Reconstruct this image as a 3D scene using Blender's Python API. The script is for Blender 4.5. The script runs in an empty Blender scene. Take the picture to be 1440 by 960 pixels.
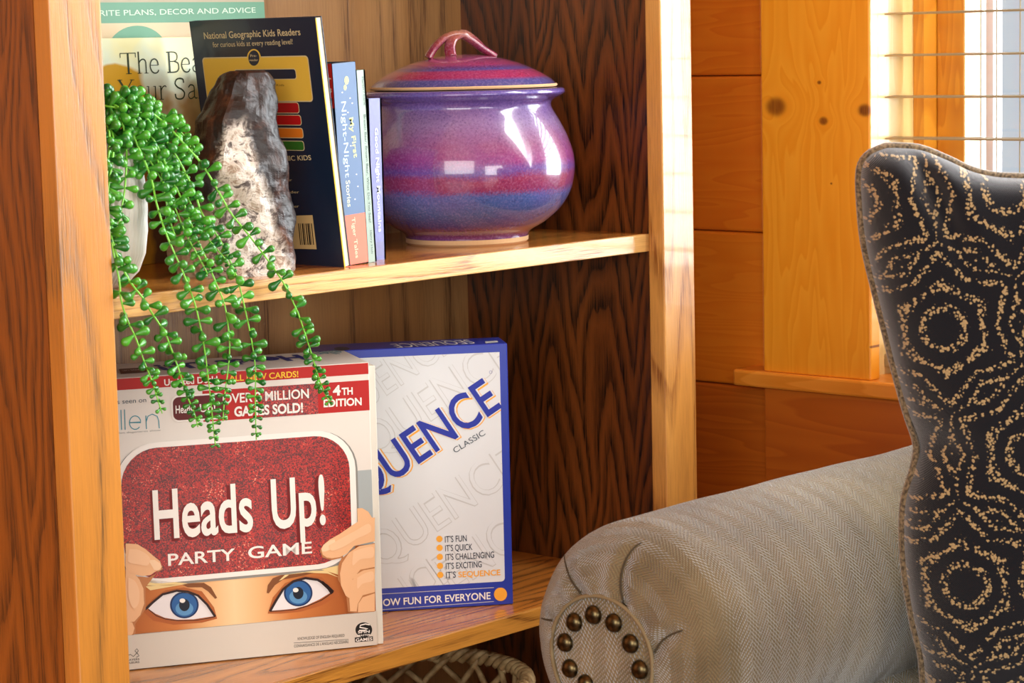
import bpy, bmesh, math, random
from mathutils import Vector, Matrix, noise
random.seed(7)
SC = bpy.context.scene
COL = SC.collection
PI = math.pi

# ------------------------------------------------------------------ camera
YAW, PITCH, ROLL, F = 0.7306576, 0.1239597, -0.0230784, 3357.9
CAM = Vector((-1.225, -1.6, 1.05))
_f = Vector((math.cos(YAW)*math.cos(PITCH), math.sin(YAW)*math.cos(PITCH), -math.sin(PITCH)))
_r = Vector((math.sin(YAW), -math.cos(YAW), 0)); _u = _r.cross(_f)
RIGHT = _r*math.cos(ROLL) + _u*math.sin(ROLL)
UP = -_r*math.sin(ROLL) + _u*math.cos(ROLL)
cam = bpy.data.cameras.new('camera'); cam.lens = F/1440*36; cam.sensor_width = 36
cam.clip_start = 0.05; cam.clip_end = 200
co = bpy.data.objects.new('camera', cam); COL.objects.link(co)
M3 = Matrix((RIGHT, UP, -_f)).transposed()
co.matrix_world = Matrix.Translation(CAM) @ M3.to_4x4()
SC.camera = co
cam.dof.use_dof = True; cam.dof.focus_distance = 2.35; cam.dof.aperture_fstop = 16

# ------------------------------------------------------------------ light
SC.view_settings.view_transform = 'Standard'; SC.view_settings.look = 'None'
SC.view_settings.gamma = 1; SC.view_settings.use_curve_mapping = False
SC.view_settings.exposure = 0.88
W = bpy.data.worlds.new('daylight'); SC.world = W; W.use_nodes = True
bg = W.node_tree.nodes['Background']; bg.inputs[0].default_value = (0.84, 0.90, 1.0, 1); bg.inputs[1].default_value = 0.40
def area(name, loc, to, sx, sy, power, col):
    l = bpy.data.lights.new(name, 'AREA'); l.shape = 'RECTANGLE'; l.size = sx; l.size_y = sy
    l.energy = power; l.color = col
    o = bpy.data.objects.new(name, l); COL.objects.link(o); o.location = loc
    o.rotation_euler = (Vector(to)-Vector(loc)).to_track_quat('-Z', 'Y').to_euler()
    return o
area('window_daylight', (1.36, -0.78, 1.45), (0.3, -0.2, 1.0), 1.15, 1.6, 72, (0.97, 0.98, 1.0))
area('front_fill_light', (-0.9, -4.6, 0.95), (0.4, 0.0, 0.75), 1.6, 1.3, 32, (1.0, 0.97, 0.92))  # added frontal fill for the shelves, no actual window there
area('left_fill_light', (-2.9, -2.5, 1.5), (0.5, 0.0, 0.8), 2.4, 1.8, 50, (1.0, 0.96, 0.90))  # added soft fill from behind the camera's left, an invented source

# ------------------------------------------------------------------ pixel rays onto real planes (1440 x 960 frame)
def ray(px, py):
    return RIGHT*((px-720)/F) + UP*(-(py-480)/F) + _f
def on_plane(px, py, O, n):
    d = ray(px, py); return CAM + d*((Vector(O)-CAM).dot(n)/d.dot(n))
def on_x(px, py, x): return on_plane(px, py, (x, 0, 0), Vector((1, 0, 0)))
def on_y(px, py, y): return on_plane(px, py, (0, y, 0), Vector((0, 1, 0)))
def on_z(px, py, z): return on_plane(px, py, (0, 0, z), Vector((0, 0, 1)))

# ------------------------------------------------------------------ materials
def lin(c):
    if isinstance(c, str):
        c = [int(c[i:i+2], 16)/255 for i in (0, 2, 4)]
        c = [(x/12.92 if x <= .04045 else ((x+.055)/1.055)**2.4) for x in c]
    return (c[0], c[1], c[2], 1)
class NT:
    def __init__(s, m): s.t = m.node_tree; s.n = s.t.nodes; s.l = s.t.links
    def add(s, k, **kw):
        n = s.n.new(k)
        for a, v in kw.items(): setattr(n, a, v)
        return n
    def set(s, n, i, v):
        if hasattr(v, 'is_output') or hasattr(v, 'links'): s.l.new(v, n.inputs[i])
        else: n.inputs[i].default_value = v
    def math(s, op, a, b=0.0, c=None):
        n = s.add('ShaderNodeMath', operation=op); s.set(n, 0, a); s.set(n, 1, b)
        if c is not None: s.set(n, 2, c)
        return n.outputs[0]
    def pos(s): return s.add('ShaderNodeTexCoord').outputs['Object']
    def uv(s): return s.add('ShaderNodeTexCoord').outputs['UV']
    def sep(s, v):
        n = s.add('ShaderNodeSeparateXYZ'); s.l.new(v, n.inputs[0]); return n.outputs
    def comb(s, x, y, z):
        n = s.add('ShaderNodeCombineXYZ'); s.set(n, 0, x); s.set(n, 1, y); s.set(n, 2, z); return n.outputs[0]
    def scale(s, v, k):
        n = s.add('ShaderNodeMapping'); s.l.new(v, n.inputs[0]); n.inputs['Scale'].default_value = k; return n.outputs[0]
    def noise(s, v, sc, det=3, rough=.5, dist=0.0):
        n = s.add('ShaderNodeTexNoise'); s.l.new(v, n.inputs['Vector']); n.inputs['Scale'].default_value = sc
        n.inputs['Detail'].default_value = det; n.inputs['Roughness'].default_value = rough
        n.inputs['Distortion'].default_value = dist; return n.outputs[0]
    def ramp(s, v, stops, interp='LINEAR'):
        n = s.add('ShaderNodeValToRGB'); s.l.new(v, n.inputs[0]); r = n.color_ramp; r.interpolation = interp
        while len(r.elements) < len(stops): r.elements.new(.5)
        for e, (p, c) in zip(r.elements, stops): e.position = p; e.color = lin(c)
        return n.outputs[0]
    def mix(s, f, a, b, mode='MIX'):
        n = s.add('ShaderNodeMix', data_type='RGBA', blend_type=mode)
        s.set(n, 0, f); s.set(n, 6, a if not isinstance(a, str) else lin(a)); s.set(n, 7, b if not isinstance(b, str) else lin(b))
        return n.outputs[2]
    def bump(s, h, st, dist):
        n = s.add('ShaderNodeBump'); s.set(n, 'Height', h); n.inputs['Strength'].default_value = st
        n.inputs['Distance'].default_value = dist; return n.outputs[0]
def mat(name, col=(.5, .5, .5), rough=.5, coat=0, metal=0, sheen=0, spec=None):
    m = bpy.data.materials.new(name); m.use_nodes = True
    b = m.node_tree.nodes['Principled BSDF']; b.inputs['Base Color'].default_value = lin(col)
    b.inputs['Roughness'].default_value = rough; b.inputs['Metallic'].default_value = metal
    b.inputs['Coat Weight'].default_value = coat; b.inputs['Coat Roughness'].default_value = .06
    b.inputs['Sheen Weight'].default_value = sheen
    if spec is not None: b.inputs['Specular IOR Level'].default_value = spec
    return m
def B(m): return m.node_tree.nodes['Principled BSDF']
def flat(name, col, rough=.45): return mat(name, col, rough, spec=.3)

def oak(name, axis, across, light, mid, dark, K=9, freq=4.2, stretch=.16, thr=.62, rough=.35, coat=.25, seed=0.0, warp=.012, flame=None):
    """axis: grain direction 0/1/2, across: the visible cross direction"""
    m = mat(name, mid, rough, coat); t = NT(m); p = t.pos(); s = t.sep(p)
    fine = t.noise(t.scale(p, [60 if i != axis else 5 for i in range(3)]), 1, 3)
    a = t.math('MULTIPLY', s[across], freq); l = t.math('MULTIPLY', s[axis], freq*stretch*1.0)
    a = t.math('ADD', a, t.math('MULTIPLY', fine, warp*freq))
    third = [i for i in range(3) if i not in (axis, across)][0]
    v = t.comb(a, l, t.math('ADD', t.math('MULTIPLY', s[third], freq*.3), seed))
    n = t.noise(v, 1.0, 1.2, .4)
    f = t.math('FRACT', t.math('MULTIPLY', n, K*2.2))
    if flame:
        period, step, amp = flame
        wob = t.noise(t.comb(t.math('MULTIPLY', s[across], 9), t.math('MULTIPLY', s[axis], 2.2), seed), 1, 2)
        jag = t.noise(t.comb(t.math('MULTIPLY', s[across], 120), t.math('MULTIPLY', s[axis], 18), seed), 1, 3, .6)
        yy = t.math('ADD', t.math('DIVIDE', s[across], period/2), t.math('MULTIPLY', wob, 3.0))
        tr_ = t.math('POWER', t.math('PINGPONG', yy, 1.0), 1.25)
        ampn = t.math('MULTIPLY', t.math('ADD', .35, t.noise(t.comb(t.math('MULTIPLY', s[across], 14), t.math('MULTIPLY', s[axis], 3), seed+5), 1, 1)), amp)
        vv = t.math('ADD', t.math('DIVIDE', s[axis], step), t.math('MULTIPLY', tr_, ampn))
        vv = t.math('ADD', vv, t.math('ADD', t.math('MULTIPLY', jag, .55), t.math('MULTIPLY', wob, 2.5)))
        f = t.math('FRACT', vv)
    band = t.ramp(f, [(0, (1, 1, 1)), (.28, (.6, .6, .6) if flame else (.25, .25, .25)), (thr, (0, 0, 0)), (.93, (.35, .35, .35)), (1, (1, 1, 1))])
    pores = t.noise(t.scale(p, [760 if i != axis else 24 for i in range(3)]), 1, 2, .6)
    pr = t.ramp(pores, [(0, (0, 0, 0)), (.42, (0, 0, 0)), (.62, (1, 1, 1)), (1, (1, 1, 1))])
    k = t.math('MULTIPLY', band, t.math('ADD', t.math('MULTIPLY', pr, .6), .55 if flame else .4))
    k = t.math('MINIMUM', t.math('ADD', k, t.math('MULTIPLY', pr, .12)), 1.0)
    big = t.noise(t.scale(p, [9 if i != axis else 1.6 for i in range(3)]), 1, 2)
    base = t.mix(t.ramp(big, [(.3, (0, 0, 0)), (.7, (1, 1, 1))]), mid, light)
    c = t.mix(k, base, dark)
    t.l.new(c, B(m).inputs['Base Color'])
    t.l.new(t.bump(k, .25, -.0006), B(m).inputs['Normal'])
    return m
def pine(name, axis, across, light, mid, dark, knots=(), rough=.38, seed=0.0, freq=14):
    m = mat(name, mid, rough, .25); t = NT(m); p = t.pos(); s = t.sep(p)
    A = s[across]; L = s[axis]; kmask = None; warp = None
    for (ka, kl, r) in knots:
        da = t.math('SUBTRACT', A, ka); dl = t.math('SUBTRACT', L, kl)
        d2 = t.math('ADD', t.math('MULTIPLY', da, da), t.math('MULTIPLY', t.math('MULTIPLY', dl, dl), 1.6))
        g = t.math('EXPONENT', t.math('MULTIPLY', d2, -1/(r*r*7)))
        w = t.math('MULTIPLY', t.math('MULTIPLY', da, g), -1.6)
        warp = w if warp is None else t.math('ADD', warp, w)
        k = t.math('EXPONENT', t.math('MULTIPLY', t.math('POWER', t.math('DIVIDE', d2, r*r), 2.5), -1.0))
        kmask = k if kmask is None else t.math('ADD', kmask, k)
    if warp is not None: A = t.math('ADD', A, warp)
    third = [i for i in range(3) if i not in (axis, across)][0]
    n = t.noise(t.comb(t.math('MULTIPLY', A, freq), t.math('MULTIPLY', L, freq*.09), t.math('ADD', t.math('MULTIPLY', s[third], 3), seed)), 1, 2, .5)
    f = t.math('FRACT', t.math('MULTIPLY', n, 13))
    fine = t.noise(t.comb(t.math('MULTIPLY', A, 900), t.math('MULTIPLY', L, 20), s[third]), 1, 2)
    band = t.ramp(f, [(0, (0, 0, 0)), (.75, (.8, .8, .8)), (.92, (1, 1, 1)), (1, (0, 0, 0))])
    c = t.mix(t.math('MULTIPLY', band, .75), light, mid)
    c = t.mix(t.math('MULTIPLY', fine, .3), c, mid)
    if kmask is not None:
        kk = t.math('MULTIPLY', kmask, t.math('ADD', .55, t.math('MULTIPLY', fine, .6)))
        kk = t.math('MINIMUM', kk, 1.0)
        c = t.mix(kk, c, dark)
    t.l.new(c, B(m).inputs['Base Color'])
    return m

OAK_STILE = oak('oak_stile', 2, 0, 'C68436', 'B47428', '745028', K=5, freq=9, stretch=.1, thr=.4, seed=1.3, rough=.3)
OAK_STILE_R = oak('oak_stile_lit', 2, 0, 'E6AE60', 'D69442', '8E5420', K=5, freq=11, stretch=.1, thr=.35, seed=4.1, rough=.3)  # same oak as the left stile, nearby window light put into the colour
OAK_SIDE = oak('oak_side_shaded', 2, 1, '84471A', '5E2E0E', '0E0502', K=6, freq=6, stretch=.24, thr=.66, seed=2.2, flame=(.066, .080, 2.4))  # same oak, darkened in colour to carry the shade inside the case
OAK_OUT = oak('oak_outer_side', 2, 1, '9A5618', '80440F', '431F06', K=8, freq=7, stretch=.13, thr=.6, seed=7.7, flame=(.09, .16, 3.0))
OAK_BACK = oak('oak_back_panel', 2, 0, 'B08450', '96642E', '5A3614', K=8, freq=5, stretch=.05, thr=.45, seed=3.0)
OAK_SHELF = oak('oak_shelf', 0, 1, 'DC9648', 'C47628', '6E3C14', K=8, freq=11, stretch=.12, thr=.42, seed=5.0, rough=.2, coat=.35)
OAK_EDGE = oak('oak_shelf_edge', 0, 2, 'E6BC76', 'D69E52', '96602A', K=6, freq=26, stretch=.06, thr=.5, seed=2.0)
OAK_EDGE2 = oak('oak_shelf_edge_golden', 0, 2, 'D99B45', 'C58430', '6E3F14', K=6, freq=26, stretch=.06, thr=.5, seed=6.0)

# ------------------------------------------------------------------ mesh helpers
def link(o, parent=None):
    COL.objects.link(o)
    if parent is not None: o.parent = parent
    return o
def obj(name, bm, m, parent=None, smooth=False, bevel=0, seg=2):
    me = bpy.data.meshes.new(name); bm.normal_update(); bm.to_mesh(me); bm.free()
    if m is not None:
        for x in (m if isinstance(m, (list, tuple)) else [m]): me.materials.append(x)
    if smooth:
        for p in me.polygons: p.use_smooth = True
    o = bpy.data.objects.new(name, me); link(o, parent)
    if bevel:
        b = o.modifiers.new('bevel', 'BEVEL'); b.width = bevel; b.segments = seg; b.limit_method = 'ANGLE'
    return o
def thing(name, label, cat, loc=(0, 0, 0), rot=(0, 0, 0), group=None):
    o = bpy.data.objects.new(name, None); COL.objects.link(o); o.location = loc; o.rotation_euler = rot
    o.empty_display_size = .02
    return tag(o, label, cat, group)
def tag(o, label, cat, group=None, kind=None):
    o['label'] = label; o['category'] = cat
    if group: o['group'] = group
    if kind: o['kind'] = kind
    return o
def struct(o): o['kind'] = 'structure'; return o
def box(bm, x0, x1, y0, y1, z0, z1, mi=0):
    v = [bm.verts.new((x, y, z)) for x in (x0, x1) for y in (y0, y1) for z in (z0, z1)]
    for f in ((0, 1, 3, 2), (4, 6, 7, 5), (0, 4, 5, 1), (2, 3, 7, 6), (0, 2, 6, 4), (1, 5, 7, 3)):
        bm.faces.new([v[i] for i in f]).material_index = mi
    bmesh.ops.recalc_face_normals(bm, faces=bm.faces)
    return v
def bx(*a): bm = bmesh.new(); box(bm, *a); return bm
def tube(bm, pts, r, n=8, closed=False, taper=None, squash=None, cap=True):
    pts = [Vector(p) for p in pts]; N = len(pts); rings = []; up = None
    for i, p in enumerate(pts):
        a = pts[(i-1) % N] if (closed or i > 0) else p
        b = pts[(i+1) % N] if (closed or i < N-1) else p
        t = (b-a).normalized()
        if up is None:
            up = Vector((0, 0, 1)) if abs(t.z) < .9 else Vector((1, 0, 0))
        s = t.cross(up).normalized(); up = s.cross(t).normalized()
        rr = r if taper is None else r*taper(i/(N-1))
        k = squash or (1, 1)
        rings.append([bm.verts.new(p + s*math.cos(2*PI*j/n)*rr*k[0] + up*math.sin(2*PI*j/n)*rr*k[1]) for j in range(n)])
    for i in range(N if closed else N-1):
        A, C = rings[i], rings[(i+1) % N]
        for j in range(n): bm.faces.new((A[j], A[(j+1) % n], C[(j+1) % n], C[j]))
    if cap and not closed: bm.faces.new(rings[0][::-1]); bm.faces.new(rings[-1])
def smoothpath(P, k=6):
    P = [Vector(p) for p in P]; out = []
    for i in range(len(P)-1):
        a = P[max(i-1, 0)]; b = P[i]; c = P[i+1]; d = P[min(i+2, len(P)-1)]
        for j in range(k):
            t = j/k
            out.append(.5*((2*b)+(c-a)*t+(2*a-5*b+4*c-d)*t*t+(-a+3*b-3*c+d)*t**3))
    out.append(P[-1]); return out
def lathe(bm, prof, n=96, c=(0, 0)):
    rings = []
    for r, z in prof:
        if r < 1e-6: rings.append([bm.verts.new((c[0], c[1], z))])
        else: rings.append([bm.verts.new((c[0]+r*math.cos(2*PI*j/n), c[1]+r*math.sin(2*PI*j/n), z)) for j in range(n)])
    for A, C in zip(rings, rings[1:]):
        for j in range(n):
            if len(A) == 1 and len(C) == 1: continue
            if len(A) == 1: bm.faces.new((A[0], C[(j+1) % n], C[j]))
            elif len(C) == 1: bm.faces.new((A[j], A[(j+1) % n], C[0]))
            else: bm.faces.new((A[j], A[(j+1) % n], C[(j+1) % n], C[j]))
    bmesh.ops.recalc_face_normals(bm, faces=bm.faces)

# ------------------------------------------------------------------ printing on faces
def mtx(o):
    return Matrix.Translation(o.location) @ o.rotation_euler.to_matrix().to_4x4()
class Face:
    """A flat face of a thing: local origin O, local unit axes ux, uy."""
    def __init__(s, root, O, ux, uy, lift=.00015):
        s.root = root; s.M = mtx(root); s.Mi = s.M.inverted(); s.O = Vector(O); s.ux = Vector(ux); s.uy = Vector(uy)
        s.n = s.ux.cross(s.uy).normalized(); s.lift = lift
        s.wn = s.M.to_3x3() @ s.n; s.wO = s.M @ s.O
    def uv(s, px, py):
        q = s.Mi @ on_plane(px, py, s.wO, s.wn) - s.O
        return Vector((q.dot(s.ux), q.dot(s.uy)))
    def pt(s, u, v, lev): return s.O + s.ux*u + s.uy*v + s.n*(s.lift*lev)
    def poly(s, name, pts, m, lev=1, px=True, parent=None):
        bm = bmesh.new()
        P = [s.uv(*p) if px else Vector(p) for p in pts]
        bm.faces.new([bm.verts.new(s.pt(p[0], p[1], lev)) for p in P])
        bm.normal_update()
        for f in bm.faces:
            if f.normal.dot(s.n) < 0: f.normal_flip()
        bmesh.ops.triangulate(bm, faces=bm.faces)
        return obj(name, bm, m, parent or s.root)
    def polys(s, name, lists, m, lev=1, px=True):
        bm = bmesh.new()
        for pts in lists:
            P = [s.uv(*p) if px else Vector(p) for p in pts]
            bm.faces.new([bm.verts.new(s.pt(p[0], p[1], lev)) for p in P])
        bmesh.ops.triangulate(bm, faces=bm.faces)
        bm.normal_update()
        for f in bm.faces:
            if f.normal.dot(s.n) < 0: f.normal_flip()
        return obj(name, bm, m, s.root)
    def rect(s, name, u0, u1, v0, v1, m, lev=1): return s.poly(name, [(u0, v0), (u1, v0), (u1, v1), (u0, v1)], m, lev, px=False)
    def text(s, name, body, p0, p1, h, m, lev=2, bold=0.0, px=True, shift=(0, 0), shear=0, clipu=None):
        a = s.uv(*p0) if px else Vector(p0); b = s.uv(*p1) if px else Vector(p1)
        if px: h = h*((on_plane(p0[0], p0[1], s.wO, s.wn)-CAM).length/F)
        V, Fc, x0, x1, H = glyphs(body, bold)
        ex = (b-a); L = ex.length; ex = ex/L; ey = Vector((-ex.y, ex.x)); kx = L/(x1-x0); ky = h/H
        bm = bmesh.new(); vs = []
        for x, y in V:
            q = a + ex*((x-x0)*kx + shift[0] + shear*y*ky) + ey*(y*ky + shift[1])
            if clipu is not None and q.x > clipu: q.x = clipu
            vs.append(bm.verts.new(s.pt(q.x, q.y, lev)))
        for f in Fc:
            try: bm.faces.new([vs[i] for i in f])
            except ValueError: pass
        bm.normal_update()
        for f in bm.faces:
            if f.normal.dot(s.n) < 0: f.normal_flip()
        return obj(name, bm, m, s.root)
    def strokes(s, name, lines, w, m, lev=2, px=True):
        """lines: list of point lists, flat ribbons of width w (metres)"""
        bm = bmesh.new()
        for ln in lines:
            ww = w
            if isinstance(ln, tuple) and isinstance(ln[1], float): ln, ww = ln
            P = [s.uv(*p) if px else Vector(p) for p in ln]
            L = []; R = []
            for i, p in enumerate(P):
                t = (P[min(i+1, len(P)-1)]-P[max(i-1, 0)]).normalized(); nn = Vector((-t.y, t.x))
                L.append(bm.verts.new(s.pt(*(p+nn*ww/2), lev))); R.append(bm.verts.new(s.pt(*(p-nn*ww/2), lev)))
            for i in range(len(P)-1): bm.faces.new((L[i], R[i], R[i+1], L[i+1]))
        return obj(name, bm, m, s.root)
_G = {}
def glyphs(body, bold):
    k = (body, bold)
    if k in _G: return _G[k]
    def run(txt):
        c = bpy.data.curves.new('t', 'FONT'); c.body = txt; c.offset = bold; c.resolution_u = 4; c.fill_mode = 'FRONT'
        o = bpy.data.objects.new('t', c); COL.objects.link(o)
        bpy.context.view_layer.update()
        me = o.evaluated_get(bpy.context.evaluated_depsgraph_get()).to_mesh()
        V = [(v.co.x, v.co.y) for v in me.vertices]; Fc = [tuple(p.vertices) for p in me.polygons]
        bpy.data.objects.remove(o); bpy.data.curves.remove(c)
        return V, Fc
    Hv, _ = run('H'); H = max(y for x, y in Hv)
    V, Fc = run(body)
    _G[k] = (V, Fc, min(x for x, y in V), max(x for x, y in V), H)
    return _G[k]
def rrect(u0, u1, v0, v1, r, n=8):
    P = []
    for cx, cy, a0 in ((u1-r, v1-r, 0), (u0+r, v1-r, PI/2), (u0+r, v0+r, PI), (u1-r, v0+r, 1.5*PI)):
        for i in range(n+1):
            a = a0+PI/2*i/n; P.append((cx+r*math.cos(a), cy+r*math.sin(a)))
    return P
def ell(cx, cy, rx, ry, n=28): return [(cx+rx*math.cos(2*PI*i/n), cy+ry*math.sin(2*PI*i/n)) for i in range(n)]

# ================================================================== SETTING
def wall_piece(name, *b):
    return struct(obj(name, bx(*b), None))
floor_m = pine('floor_boards', 0, 1, 'A5713C', '8A5628', '3A200F')
fl = obj('floor', bx(-4, 1.25, -4, .45, -.05, 0), floor_m); struct(fl)
wallm = mat('wall_backing', '7A4A1C', .7)
ce = obj('ceiling', bx(-4, 1.25, -4, .45, 2.7, 2.76), pine('ceiling_boards', 0, 1, 'E0A254', 'C9853A', '6B3A16')); struct(ce)
XW = 1.119
WY0, WY1, WZ0, WZ1 = -1.95, -.079, .655, 2.35    # window opening
wl = bmesh.new()
box(wl, XW+.002, XW+.12, WY1, .45, 0, 2.7); box(wl, XW+.002, XW+.12, -4, WY0, 0, 2.7)
box(wl, XW+.002, XW+.12, WY0, WY1, 0, WZ0-.022); box(wl, XW+.002, XW+.12, WY0, WY1, WZ1, 2.7)
wall_r = struct(obj('wall_right', wl, wallm))
wb = struct(obj('wall_back', bx(-4, XW, .33, .43, 0, 2.7), pine('back_wall_boards', 0, 2, 'D9913E', 'B8691F', '5A2C10')))
# planks of the window wall
PM = [pine('plank_pine_%d' % i, 1, 2, l, m_, 'A04A10', kn, seed=i*3.3, freq=22, rough=.5) for i, (l, m_, kn) in enumerate((
    ('E8841A', 'DA6C0C', ((.24, 1.09, .006),)), ('E8881C', 'DC740C', ((.19, .93, .002), (.15, .86, .0025))), ('E4801A', 'D4680C', ((.19, .70, .004),)), ('CE6E16', 'B4580C', ((.2, .56, .003),))))]
zj = [on_x(1020, y, XW).z for y in (106, 322, 536)]
pitch_p = (zj[0]-zj[2])/2
k = 0
for r in range(-4, 9):
    z0 = zj[2]+pitch_p*r; z1 = z0+pitch_p
    if z0 < 0: continue
    segs = [(.074, .33)] if z1 > .66 and z0 < 2.1 else [(-1.9, .33)]
    for (y0, y1) in segs:
        mi = {2: 0, 1: 0, 0: 1, -1: 3}.get(r, 2)
        if r == 0: mi = 1
        z0c = z0+.0005
        if z0 > 2.1: continue
        obj('plank', bx(XW-.019, XW+.0015, y0, y1, z0c, z1-.0005), PM[mi], wall_r, bevel=.0035, seg=2)
        k += 1
XC = 1.1-.019+.0  # plank face
# casing / sill / apron
XCF = XC-.019
ca0 = on_x(1071.5, 300, XCF).y; ca1 = on_x(1223.8, 300, XCF).y
sill_top = on_x(1150, 530, 1.055).z; sill_bot = on_x(1150, 553, 1.055).z
def kn(px, py, r): q = on_x(px, py, XCF); return (q.y, q.z, r)
cas_m = pine('casing_pine', 2, 1, 'F6A62C', 'EA9016', '6A300C', [kn(1091, 150, .014), kn(1158, 170, .006), kn(1216, 155, .009), kn(1152, 116, .0028), kn(1225, 488, .002), kn(1169, 258, .0015)], seed=2, freq=26, rough=.4)
pale_m = pine('pale_pine', 2, 0, 'F6D894', 'EFC474', 'A9692C', freq=20)
amber_m = pine('amber_pine', 2, 1, 'E09A2A', 'C87A16', '7A3A10', freq=22)
tr = struct(obj('trim_1', bx(XCF, XC, ca1, ca0, sill_top, 2.42), cas_m, bevel=.002))
tr3 = struct(obj('trim_2', bx(XCF, XC, WY0-.15, WY0, sill_top, 2.42), cas_m, bevel=.002))
sy = on_x(1030, 530, 1.055).y
sill_m = pine('sill_pine', 1, 2, 'EE9A38', 'D8801E', '8A4A14', [(.06, .62, .006)], freq=18, rough=.35)
struct(obj('trim_3', bx(1.055, XW+.10, WY0-.2, sy, sill_bot, sill_top), sill_m, bevel=.003))
apr_m = pine('apron_pine', 1, 2, 'C46A1A', 'AC5410', '4A2008', [(on_x(1224, 575, XCF).y, on_x(1224, 575, XCF).z, .0022)], freq=12, seed=9, rough=.45)
struct(obj('trim_4', bx(XCF, XC, WY0-.15, on_x(1075, 600, XCF).y, sill_bot-.15, sill_bot-.0005), apr_m, bevel=.002))
# window: jamb, stops, sash, glass
win = bmesh.new()
yj = on_x(1243, 100, XW).y
XJ = on_y(1284, 100, yj).x
box(win, XC+.001, XJ+.05, yj, yj+.02, WZ0, WZ1)
window = struct(obj('window_1', win, pale_m))
ys = on_x(1299, 100, XJ).y; XS = on_y(1317, 100, ys).x
obj('window_stop', bx(XJ, XS+.012, ys, yj-.0005, WZ0, WZ1), [amber_m], window)
ys2 = on_x(1356, 100, XS).y; XG = on_y(1373, 100, ys2).x
obj('window_sash', bx(XS, XG+.01, ys2, ys-.0005, WZ0+.055, WZ1), amber_m, window, bevel=.0015)
obj('window_sash', bx(XS, XG+.01, WY0+.03, ys-.0005, WZ0, WZ0+.0545), amber_m, window)
ys3 = on_x(1380, 100, XG+.01).y
obj('glazing_bead', bx(XG+.0105, XG+.02, ys3, ys2+.004, WZ0+.04, WZ1), mat('glazing_white', 'D9E2D8', .4), window)
YM = on_x(1403, 100, XG+.05).y
obj('storm_frame', bx(XG+.04, XG+.06, YM, YM+.028, WZ0, WZ1), mat('storm_frame_mauve', 'B7A6A4', .5), window)
obj('jamb', bx(XC+.001, XJ+.05, WY0-.0005, WY0+.028, WZ0, WZ1), pale_m, window)
obj('jamb', bx(XC+.001, XJ+.05, WY0, WY1, WZ1, WZ1+.02), pale_m, window)
g = bpy.data.materials.new('window_glass'); g.use_nodes = True; t = NT(g); t.n.clear()
out = t.add('ShaderNodeOutputMaterial'); mx = t.add('ShaderNodeMixShader'); fr = t.add('ShaderNodeFresnel'); fr.inputs[0].default_value = 1.45
tp = t.add('ShaderNodeBsdfTransparent'); tp.inputs[0].default_value = (.93, .96, .97, 1); gl = t.add('ShaderNodeBsdfGlossy'); gl.inputs['Roughness'].default_value = .02
t.l.new(fr.outputs[0], mx.inputs[0]); t.l.new(tp.outputs[0], mx.inputs[1]); t.l.new(gl.outputs[0], mx.inputs[2]); t.l.new(mx.outputs[0], out.inputs[0])
obj('glass_pane', bx(XG+.011, XG+.014, WY0+.03, ys2+.002, WZ0+.05, WZ1), g, window)
# blind
XB = XW+.022
bl = thing('window_blind', 'open horizontal slat blind with thin pale slats and cords in front of the window glass', 'blind', (XB, -.9, WZ1))
slm = mat('blind_slat', '9C8C68', .5)
yb = on_x(1256, 75, XB).y
zs = [on_x(1256, y, XB).z for y in (18, 75, 132, 192)]
dz = (zs[0]-zs[3])/3
proto = None
for i in range(-20, 9):
    z = zs[0]-dz*i
    if z < sill_top+.03: break
    if z > WZ1-.05: continue
    if proto is None:
        sb = bmesh.new(); Y0, Y1 = WY0+.04-(-.9), yb-(-.9)
        P = [(-.020, -.0006), (0, .0003), (.020, -.0006)]; 
        a = [sb.verts.new((x, Y0, zz)) for x, zz in P]; b_ = [sb.verts.new((x, Y1, zz)) for x, zz in P]
        c_ = [sb.verts.new((x, Y0, zz-.0018)) for x, zz in P]; d_ = [sb.verts.new((x, Y1, zz-.0018)) for x, zz in P]
        for j in (0, 1): sb.faces.new((a[j], a[j+1], b_[j+1], b_[j])); sb.faces.new((c_[j], d_[j], d_[j+1], c_[j+1]))
        sb.faces.new((a[0], b_[0], d_[0], c_[0])); sb.faces.new((a[2], c_[2], d_[2], b_[2]))
        sb.faces.new((a[0], c_[0], c_[1], a[1])); sb.faces.new((a[1], c_[1], c_[2], a[2])); sb.faces.new((b_[0], b_[1], d_[1], d_[0])); sb.faces.new((b_[1], b_[2], d_[2], d_[1]))
        bmesh.ops.recalc_face_normals(sb, faces=sb.faces)
        proto = obj('slat', sb, slm, bl); o = proto
    else: o = proto.copy(); link(o, bl)
    o.location.z = z-WZ1
cordm = mat('blind_cord', 'A89A78', .7)
for px in (1402.5,):
    y = on_x(px, 100, XB-.024).y
    for dx in (-.0255, .0255):
        cb = bmesh.new(); tube(cb, [(dx, y+.9, -.02), (dx, y+.9, sill_top-WZ1+.03)], .0008, 6); obj('cord', cb, cordm, bl)
for y in (-.85, -1.45):
    cb = bmesh.new(); tube(cb, [(-.0255, y+.9, -.02), (-.0255, y+.9, sill_top-WZ1+.03)], .0008, 6); obj('cord', cb, cordm, bl)
obj('bottom_rail', bx(-.024, .024, WY0+.04+.9, yb+.9, sill_top-WZ1+.008, sill_top-WZ1+.024), slm, bl, bevel=.003)
obj('head_rail', bx(-.026, .026, WY0+.04+.9, yb+.9, -.045, -.001), slm, bl, bevel=.003)

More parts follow.
